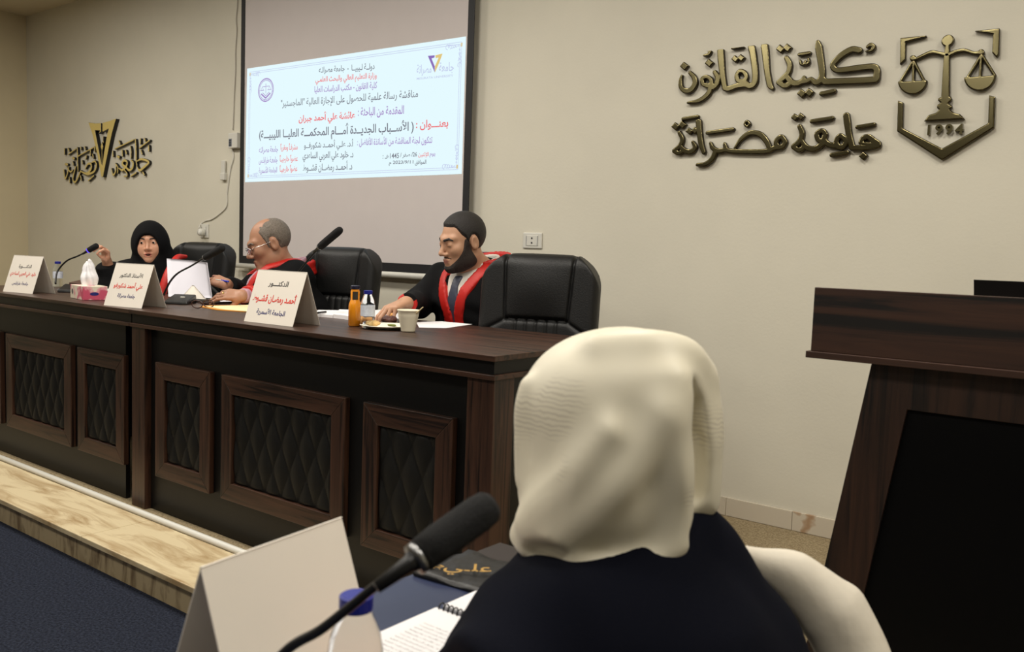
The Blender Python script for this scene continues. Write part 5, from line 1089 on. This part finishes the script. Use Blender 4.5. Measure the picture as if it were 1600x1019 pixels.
flat('paper_sheet', [(650, 503.5), (690, 502.5), (738, 507), (697, 513), (655, 512)], Z0, .001, M['paper'], 'white paper sheets lying right of the paper cup', 'paper')
flat('paper_sheet', [(583, 485), (603, 484), (628, 489), (640, 498), (610, 499), (585, 496)], Z0, .0012, M['paper'], 'white paper sheet under the bearded man\'s hand behind the plate', 'paper')
t = thing('notebook', W_(520, 494), 'open white notebook lying left of the juice bottle', 'notebook')
flat('page', [(487, 494.5), (498, 488.5), (530, 489), (520, 497)], Z0, .012, M['paper'], None, None, t); flat('page', [(520.5, 497), (530.5, 489), (556, 490), (548, 500.5)], Z0, .016, M['paper'], None, None, t)
p_, q_ = at(489, 490, Z=DT + .019), at(509, 487.5, Z=DT + .019); tag(MB().tube([p_, q_], .0045, 8).make('pen', M['black_pl'], None, p_, True), 'black pen lying on the open notebook', 'pen', 'pens')
# papers in the hands of the man with glasses
hy_ = m2.kl[1]
def held(corners, y, bow, th, name, m, label, cat):
    n = 12; V = []
    tl, tr, br_, bl = [at(*c_, Y=yy) for c_, yy in zip(corners, y)]
    for j in range(n + 1):
        for i in range(n + 1):
            s_, k_ = i / n, j / n; p = (1 - k_) * ((1 - s_) * tl + s_ * tr) + k_ * ((1 - s_) * bl + s_ * br_); p = p + np.array((0, 1, 0)) * bow * math.sin(math.pi * s_) * (1 - .5 * k_); V.append(p)
    F = [(j * (n + 1) + i, (j + 1) * (n + 1) + i, (j + 1) * (n + 1) + i + 1, j * (n + 1) + i + 1) for j in range(n) for i in range(n)]
    N_ = len(V); V2 = [v_ + np.array((0, th, 0)) for v_ in V]; E_ = [i for i in range(n + 1)] + [(j + 1) * (n + 1) - 1 for j in range(1, n + 1)] + [n * (n + 1) + i for i in range(n - 1, -1, -1)] + [j * (n + 1) for j in range(n - 1, 0, -1)]
    F += [tuple(k + N_ for k in f[::-1]) for f in F] + [(E_[k], E_[k - 1], E_[k - 1] + N_, E_[k] + N_) for k in range(len(E_))]
    return tag(mesh(name, V + V2, F, m, None, V[0], True), label, cat)
held([(260.5, 404), (323, 410.5), (331, 466), (263, 463.5)], (hy_ + .1, hy_ + .1, hy_ + .035, hy_ + .0), .03, .003, 'paper_bundle', M['paper_cool'], 'upright white papers held up by the man with glasses', 'papers')
held([(300, 446), (304, 447), (322, 467.5), (282, 466)], (hy_ + .02, hy_ + .02, hy_ + .0, hy_ - .02), .006, .001, 'paper_sheet', M['card'], 'cream folded sheet slipped in front of the upright white papers', 'paper')
flat('document_folder', [(304, 471), (332, 467.5), (368, 470), (366, 474), (318, 476)], Z0, .008, M['black_pl'], 'black document folder lying under the upright white papers', 'folder')
flat('paper_sheet', [(340, 467.5), (362, 466.5), (372, 471), (345, 472)], Z0 + .009, .001, M['paper'], 'white paper sheet on the black folder under the ringed hand', 'paper')
t = thing('envelope', W_(355, 481), 'cream and orange envelope lying beside the brown spectacles', 'envelope')
flat('envelope_back', [(312, 480), (318, 478.5), (400, 477), (420, 484), (385, 488), (340, 485)], Z0, .003, M['envelope_edge'], None, None, t); flat('envelope_front', [(320, 479.3), (400, 476.5), (420, 483), (386, 487), (350, 484)], Z0 + .0032, .002, M['envelope'], None, None, t)
t = thing('spectacles', W_(316, 476), 'brown tortoiseshell spectacles folded on the desk in front of the black folder', 'spectacles')
g = MB()
for c_ in ((308, 475.5), (326, 474.5)):
    k = at(*c_, Z=DT + .02); g.tube([k + (.026 * math.cos(a), .01 * math.cos(a), .017 * math.sin(a)) for a in np.linspace(0, 2 * math.pi, 21)], .0024, 8)
g.make('rims', M['tortoise'], t, smooth=True); k = at(317, 474.5, Z=DT + .006); MB().tube([k + (-.06, .012, 0), k + (.065, .03, 0)], .0024, 6).make('temple', M['tortoise'], t); MB().tube([k + (-.05, .03, .006), k + (.07, .014, .008)], .0024, 6).make('temple', M['tortoise'], t)
p_ = at(337, 437, Y=m2.pen[1]); q_ = at(357, 440, Y=m2.pen[1] + .01); t = thing('pen', p_, 'blue ballpoint pen in the fingers of the man with glasses', 'pen', 'pens')
MB().tube([p_, p_ + (q_ - p_) * .45], .0036, 10).make('barrel', M['white_pl'], t, smooth=True); MB().tube([p_ + (q_ - p_) * .45, q_], .0045, 10).make('pen_cap', M['pen_blue'], t, smooth=True)
flat('paper_sheet', [(138, 452), (180, 445), (222, 450), (200, 458)], Z0, .0015, M['paper'], 'white paper sheets in front of the woman, behind the tissue box', 'paper')
flat('diary', [(108, 445), (130, 439.5), (152, 443), (132, 449)], DT + .043, .012, M['brown'], 'brown leather diary resting on the microphone foot before the woman', 'diary')

# ------------------------------------------------------------------ nearest table, the student and her things
TZ = .74; T_ = lambda px, py, dz=0: at(px, py, Z=TZ + dz)
tx0 = T_(680, 886)[0]; ty1 = T_(784, 848)[1]; tx1 = tx0 + .34
t = thing('front_table', ((tx0 + tx1) / 2, .3, 0), 'dark table in front of the student in the ivory headscarf', 'table')
MB().box((tx0, -.75, TZ - .028), (tx1, ty1, TZ)).make('tabletop', M['table_side'], t, bevel=.002)
MB().box((tx0 + .03, -.7, .05), (tx0 + .048, ty1 - .05, TZ - .0285)).make('modesty_panel', M['table_side'], t)
for y in (-.72, ty1 - .045): MB().box((tx0 + .01, y, 0), (tx1 - .02, y + .025, TZ - .0285)).make('side_panel', M['table_side'], t)
tag(MB().box((tx0 + .001, -.4, TZ + .0003), (tx1 - .002, T_(650, 900)[1] + .035, TZ + .0025)).make('tabletop_reflection', M['table_blue'], None, (tx0, .2, TZ)), 'added blue sheet painting a reflection on the front table under the notebook', 'painted reflection')  # blue sheet added to paint a reflection onto the dark tabletop
# gold-lettered sash
sy0, sy1 = T_(644, 902)[1], T_(725, 867)[1]; n = 24
V = []; Fq = []
for i in range(n + 1):
    for j in range(9): x = tx0 + .006 + (.36) * i / n; y = sy0 + (sy1 - sy0) * j / 8 + .03 * i / n; V.append((x, y, TZ + .009 + .0035 * math.sin(9 * x * 7 + j) * math.sin(j * .9 + i * .35)))
Fq = [(i * 9 + j, (i + 1) * 9 + j, (i + 1) * 9 + j + 1, i * 9 + j + 1) for i in range(n) for j in range(8)]
N_ = len(V); Vb = [(x, y, TZ + .0032) for x, y, z in V]; ed = [j for j in range(9)] + [i * 9 + 8 for i in range(1, n + 1)] + [n * 9 + j for j in range(7, -1, -1)] + [i * 9 for i in range(n - 1, 0, -1)]
t = thing('sash', (tx0 + .1, (sy0 + sy1) / 2, TZ), 'black satin sash with gold Arabic lettering lying across the front table', 'sash')
sb_ = mesh('satin_band', V + Vb, Fq + [tuple(k + N_ for k in f[::-1]) for f in Fq] + [(ed[k - 1], ed[k], ed[k] + N_, ed[k - 1] + N_) for k in range(len(ed))], M['sash'], t, smooth=True)
for w_, p0, p1, hh in (('علـي', (690, 899), (766, 903), .05), ('ئشة', (780, 905), (826, 908), .034), ('جبر', (662, 896), (688, 898), .02)):
    c0, c1 = T_(*p0, .0135), T_(*p1, .0135); ud = c1 - c0; vd = np.cross((0, 0, 1), ud); text('gold_lettering', w_, M['gold_thread'], sb_, (c0 + c1) / 2 + vd / np.linalg.norm(vd) * .028, ud, vd, np.linalg.norm(ud), hh, .008, .0008)
# notebooks
def notebook(x0, x1, y0, y1, lines, label, spiral_y):
    t = thing('spiral_notebook', ((x0 + x1) / 2, (y0 + y1) / 2, TZ), label, 'notebook', 'open spiral notebooks on the front table')
    pg = MB().box((x0, y0, TZ + .0028), (x1, y1, TZ + .0095)).make('pages', M['paper'], t, bevel=.001)
    w = MB(); k = x0 + .008
    while k < x1: w.tube([(k, spiral_y + .006 * math.cos(a), TZ + .0105 + .006 * math.sin(a)) for a in np.linspace(0, 2 * math.pi, 11)], .0011, 6); k += .0082
    w.make('wire_spiral', M['black_pl'], t, smooth=True)
    for k in range(lines):
        s_ = random.choice(('تتناول هذه الدراسة الأسباب الجديدة أمام المحكمة العليا', 'ومن ثم فإن الطعن بالنقض لا يقبل أسبابا جديدة', 'وقد استقر القضاء على هذا المبدأ في أحكامه المتعددة', 'وهو ما يستوجب البحث في طبيعة هذه الأسباب وشروطها'))
        text('text_line', s_, M['grey_ink'], pg, ((x0 + x1) / 2 + .004, y1 - .05 - .0088 * k, TZ + .0096), (1, 0, 0), (0, 1, 0), (x1 - x0) * .8, .0046, .006, .0002)
nx = T_(590, 989, .009)[0]; ny = T_(684, 950, .009)[1]
notebook(nx, nx + .2, ny - .29, ny, 20, 'open spiral notebook with a page of small print, nearest the water bottle', ny + .003)
ny2 = T_(797, 900, .009)[1]; notebook(nx + .002, nx + .2, ny + .012, ny2, 0, 'blank white spiral notebook lying beyond the printed page', ny2 + .003)
# name card, bottle and microphone
aL, aR = at(313, 886, Z=.925), at(533.5, 807.5, Z=.925); ud = aR - aL; ud /= np.linalg.norm(ud); nd_ = np.array((-ud[1], ud[0], 0)); bk = .13
name_card(aL - nd_ * bk / 2 + (0, 0, TZ + .003 - .925), aR - nd_ * bk / 2 + (0, 0, TZ + .003 - .925), bk, .925, TZ + .003, 'large blank folded white name card standing on the front table')
bz = at(557, 935, Z=.897); bottle((bz[0], bz[1], TZ + .0026), WP(1.12, .158), WC(1.12, .158), (.05, .1), 'blue-capped water bottle on the front table before the blank name card', 'clear', 0, 'blue_cap', None, 'blue-capped water bottles')
st = [at(445, 1019, D=.80), at(500, 985, D=.785), at(545, 950, D=.77), at(600, 906, D=.755), at(641, 880, D=.745)]; bs = np.array((st[0][0] - .05, st[0][1] - .02, TZ + .0026))
microphone(bs, [bs + (0, 0, .03), (bs + st[0]) / 2 + (-.012, -.004, .01)] + st, at(772, 786, D=.79), 'large gooseneck microphone on the front table beside the ivory headscarf', math.radians(-60), z=TZ + .0026)

def student():
    Hc = at(963, 665, D=1.1); k = 1.1 / FPX; rC, uC, fC = CM[0], -CM[1], CM[2]
    Q = lambda px, py, b=0: Hc + rC * (px - 963) * k + uC * (665 - py) * k + fC * b
    cam_R = np.stack([rC, fC, uC], 1)
    hd = Head(Q(957, 680, .01), rotz(math.radians(-125)), .92, ears=True)
    shl, shr = at(850, 1002, D=1.0), at(1148, 1020, D=1.14); mid = (shl + shr) / 2; neck = Q(985, 828, .02)
    fw = np.array((-.86, .5, 0)); pel = mid - fw * .06; pel[2] = .52
    J = seated(hd, neck, shl, shr, pel, pel + fw * .36 + (-.06, -.1, .0), pel + fw * .36 + (.07, .11, .0), at(775, 1085, D=.93), at(668, 1095, Z=.79), at(1200, 1150, D=1.1), np.array((pel[0] - .16, pel[1] + .14, .68)), 0)
    lo, hi = np.array((min(pel[0] - .62, -1.1), pel[1] - .55, 0)), np.array((pel[0] + .5, pel[1] + .6, 1.3))
    p = Person('student seen from behind in an ivory patterned headscarf, navy robe and white shawl', (pel[0], pel[1], 0), lo, hi, 'skin_fair', .0055)
    body_fill(p.f, hd, J)
    put_hand(p.f, J['wl'], frame((-.9, .2, -.05), (0, 0, 1)), RELAX, THUMB, s=.95); put_hand(p.f, J['wr'], frame((-.8, .3, -.3), (0, 0, 1)), RELAX, THUMB, mirror=True, s=.95); p.finish(hd)
    rb = robe_field(lo, hi, J, .006, sleeve=(.072, .066, .055), folds=.002)
    rb.chain1([Q(880, 900, .0), Q(985, 880, .0), Q(1065, 860, .02)], [.05, .07, .05], .05); rb.chain1([Q(1082, 832, .01), Q(1120, 890, .02), shr + (0, 0, -.005)], [.03, .045, .07], .04)
    rb.chain1([Q(856, 890, -.02), Q(808, 922, -.06), Q(768, 980, -.1)], [.03, .024, .04], .05)
    ro = rb.make('robe', M['navy_cloth'], p.body)
    h = Field(Hc - .3, Hc + .3, .0045); px = lambda v: v * k
    E = lambda x, y, rx, ry, b, rb_, kk=.03, sub=False: h.ell(Q(x, y, b), (px(rx), rb_, px(ry)), kk, cam_R, sub)
    E(953, 642, 144, 128, .0, .112, 0); E(1052, 690, 68, 142, .035, .085, .03); E(934, 770, 124, 92, -.005, .1, .06); E(1000, 600, 90, 78, -.005, .095, .03)
    h.chain1([Q(1090, 600, .0), Q(1098, 690, -.01), Q(1102, 785, -.005)], [.022, .022, .015], .03)             # outer flap
    h.chain1([Q(815, 828, -.03), Q(850, 852, -.07), Q(925, 862, -.088), Q(985, 857, -.082), Q(1028, 838, -.072), Q(1046, 812, -.06)], .0145, .03)   # hem roll
    h.chain1([Q(1030, 590, -.085), Q(1030, 650, -.092), Q(1043, 730, -.085), Q(1040, 815, -.065)], [.01, .015, .015, .013], .035)       # edge of the upper layer
    h.chain1([Q(824, 600, -.03), Q(812, 650, -.035), Q(818, 740, -.035)], .008, .02)
    h.chain1([Q(828, 848, .0), Q(834, 886, .01)], [.013, .009], .02)
    h.chain1([Q(930, 538, -.06), Q(1000, 534, -.065), Q(1062, 548, -.04), Q(1090, 580, -.01)], [.006, .011, .011, .008], .035)      # ridge over the crown
    h.chain1([Q(826, 800, -.06), Q(880, 735, -.1), Q(935, 660, -.115)], [.012, .011, .006], .04)                      # slanting folds
    h.chain1([Q(870, 815, -.085), Q(945, 740, -.112), Q(1010, 640, -.105)], [.009, .009, .006], .04)
    h.chain1([Q(1064, 598, -.075), Q(1072, 650, -.064), Q(1078, 720, -.058), Q(1078, 790, -.05)], [.009, .023, .024, .017], .01, True); h.chain1([Q(1066, 622, -.05), Q(1070, 680, -.035), Q(1074, 760, -.03)], [.008, .015, .013], .01, True)   # hollow between layers
    h.chain1([Q(830, 845, -.07), Q(858, 838, -.09)], .007, .02, True)
    h.chain1([Q(1060, 812, -.06), Q(1100, 818, -.04)], [.012, .016], .02, True)
    h.warp(lambda x, y, z: .0012 * np.sin(38 * x + 25 * z) * np.sin(30 * y - 41 * z))
    h.make('headscarf', M['hijab_ivory'], p.body, relax=3)
    s = Field(at(1240, 930, D=1.2) - .26, at(1240, 930, D=1.2) + .26, .005)
    s.chain1([at(1142, 863, D=1.17), at(1185, 880, D=1.19), at(1242, 905, D=1.19), at(1296, 958, D=1.18), at(1330, 1020, D=1.17), at(1345, 1090, D=1.15)], [.010, .022, .036, .045, .046, .05], 0)
    s.chain1([at(1328, 940, D=1.19), at(1352, 1010, D=1.18), at(1362, 1075, D=1.16)], [.012, .018, .02], .03)
    s.warp(lambda x, y, z: .0015 * np.sin(70 * x + 30 * z) * np.sin(50 * z - 30 * y)); s.make('shawl', M['shawl'], p.body)
    return p, pel
st_, pel = student()
t = thing('stool', (pel[0], pel[1], 0), 'plain dark stool under the student in the ivory headscarf', 'stool')
MB().box((pel[0] - .19, pel[1] - .2, .34), (pel[0] + .19, pel[1] + .2, .385)).make('seat', M['black_cloth'], t, bevel=.01)
for sx in (-1, 1):
    for sy in (-1, 1): MB().tube([(pel[0] + sx * .17, pel[1] + sy * .18, 0), (pel[0] + sx * .17, pel[1] + sy * .18, .34)], .014, 10).make('leg', M['silver'], t)
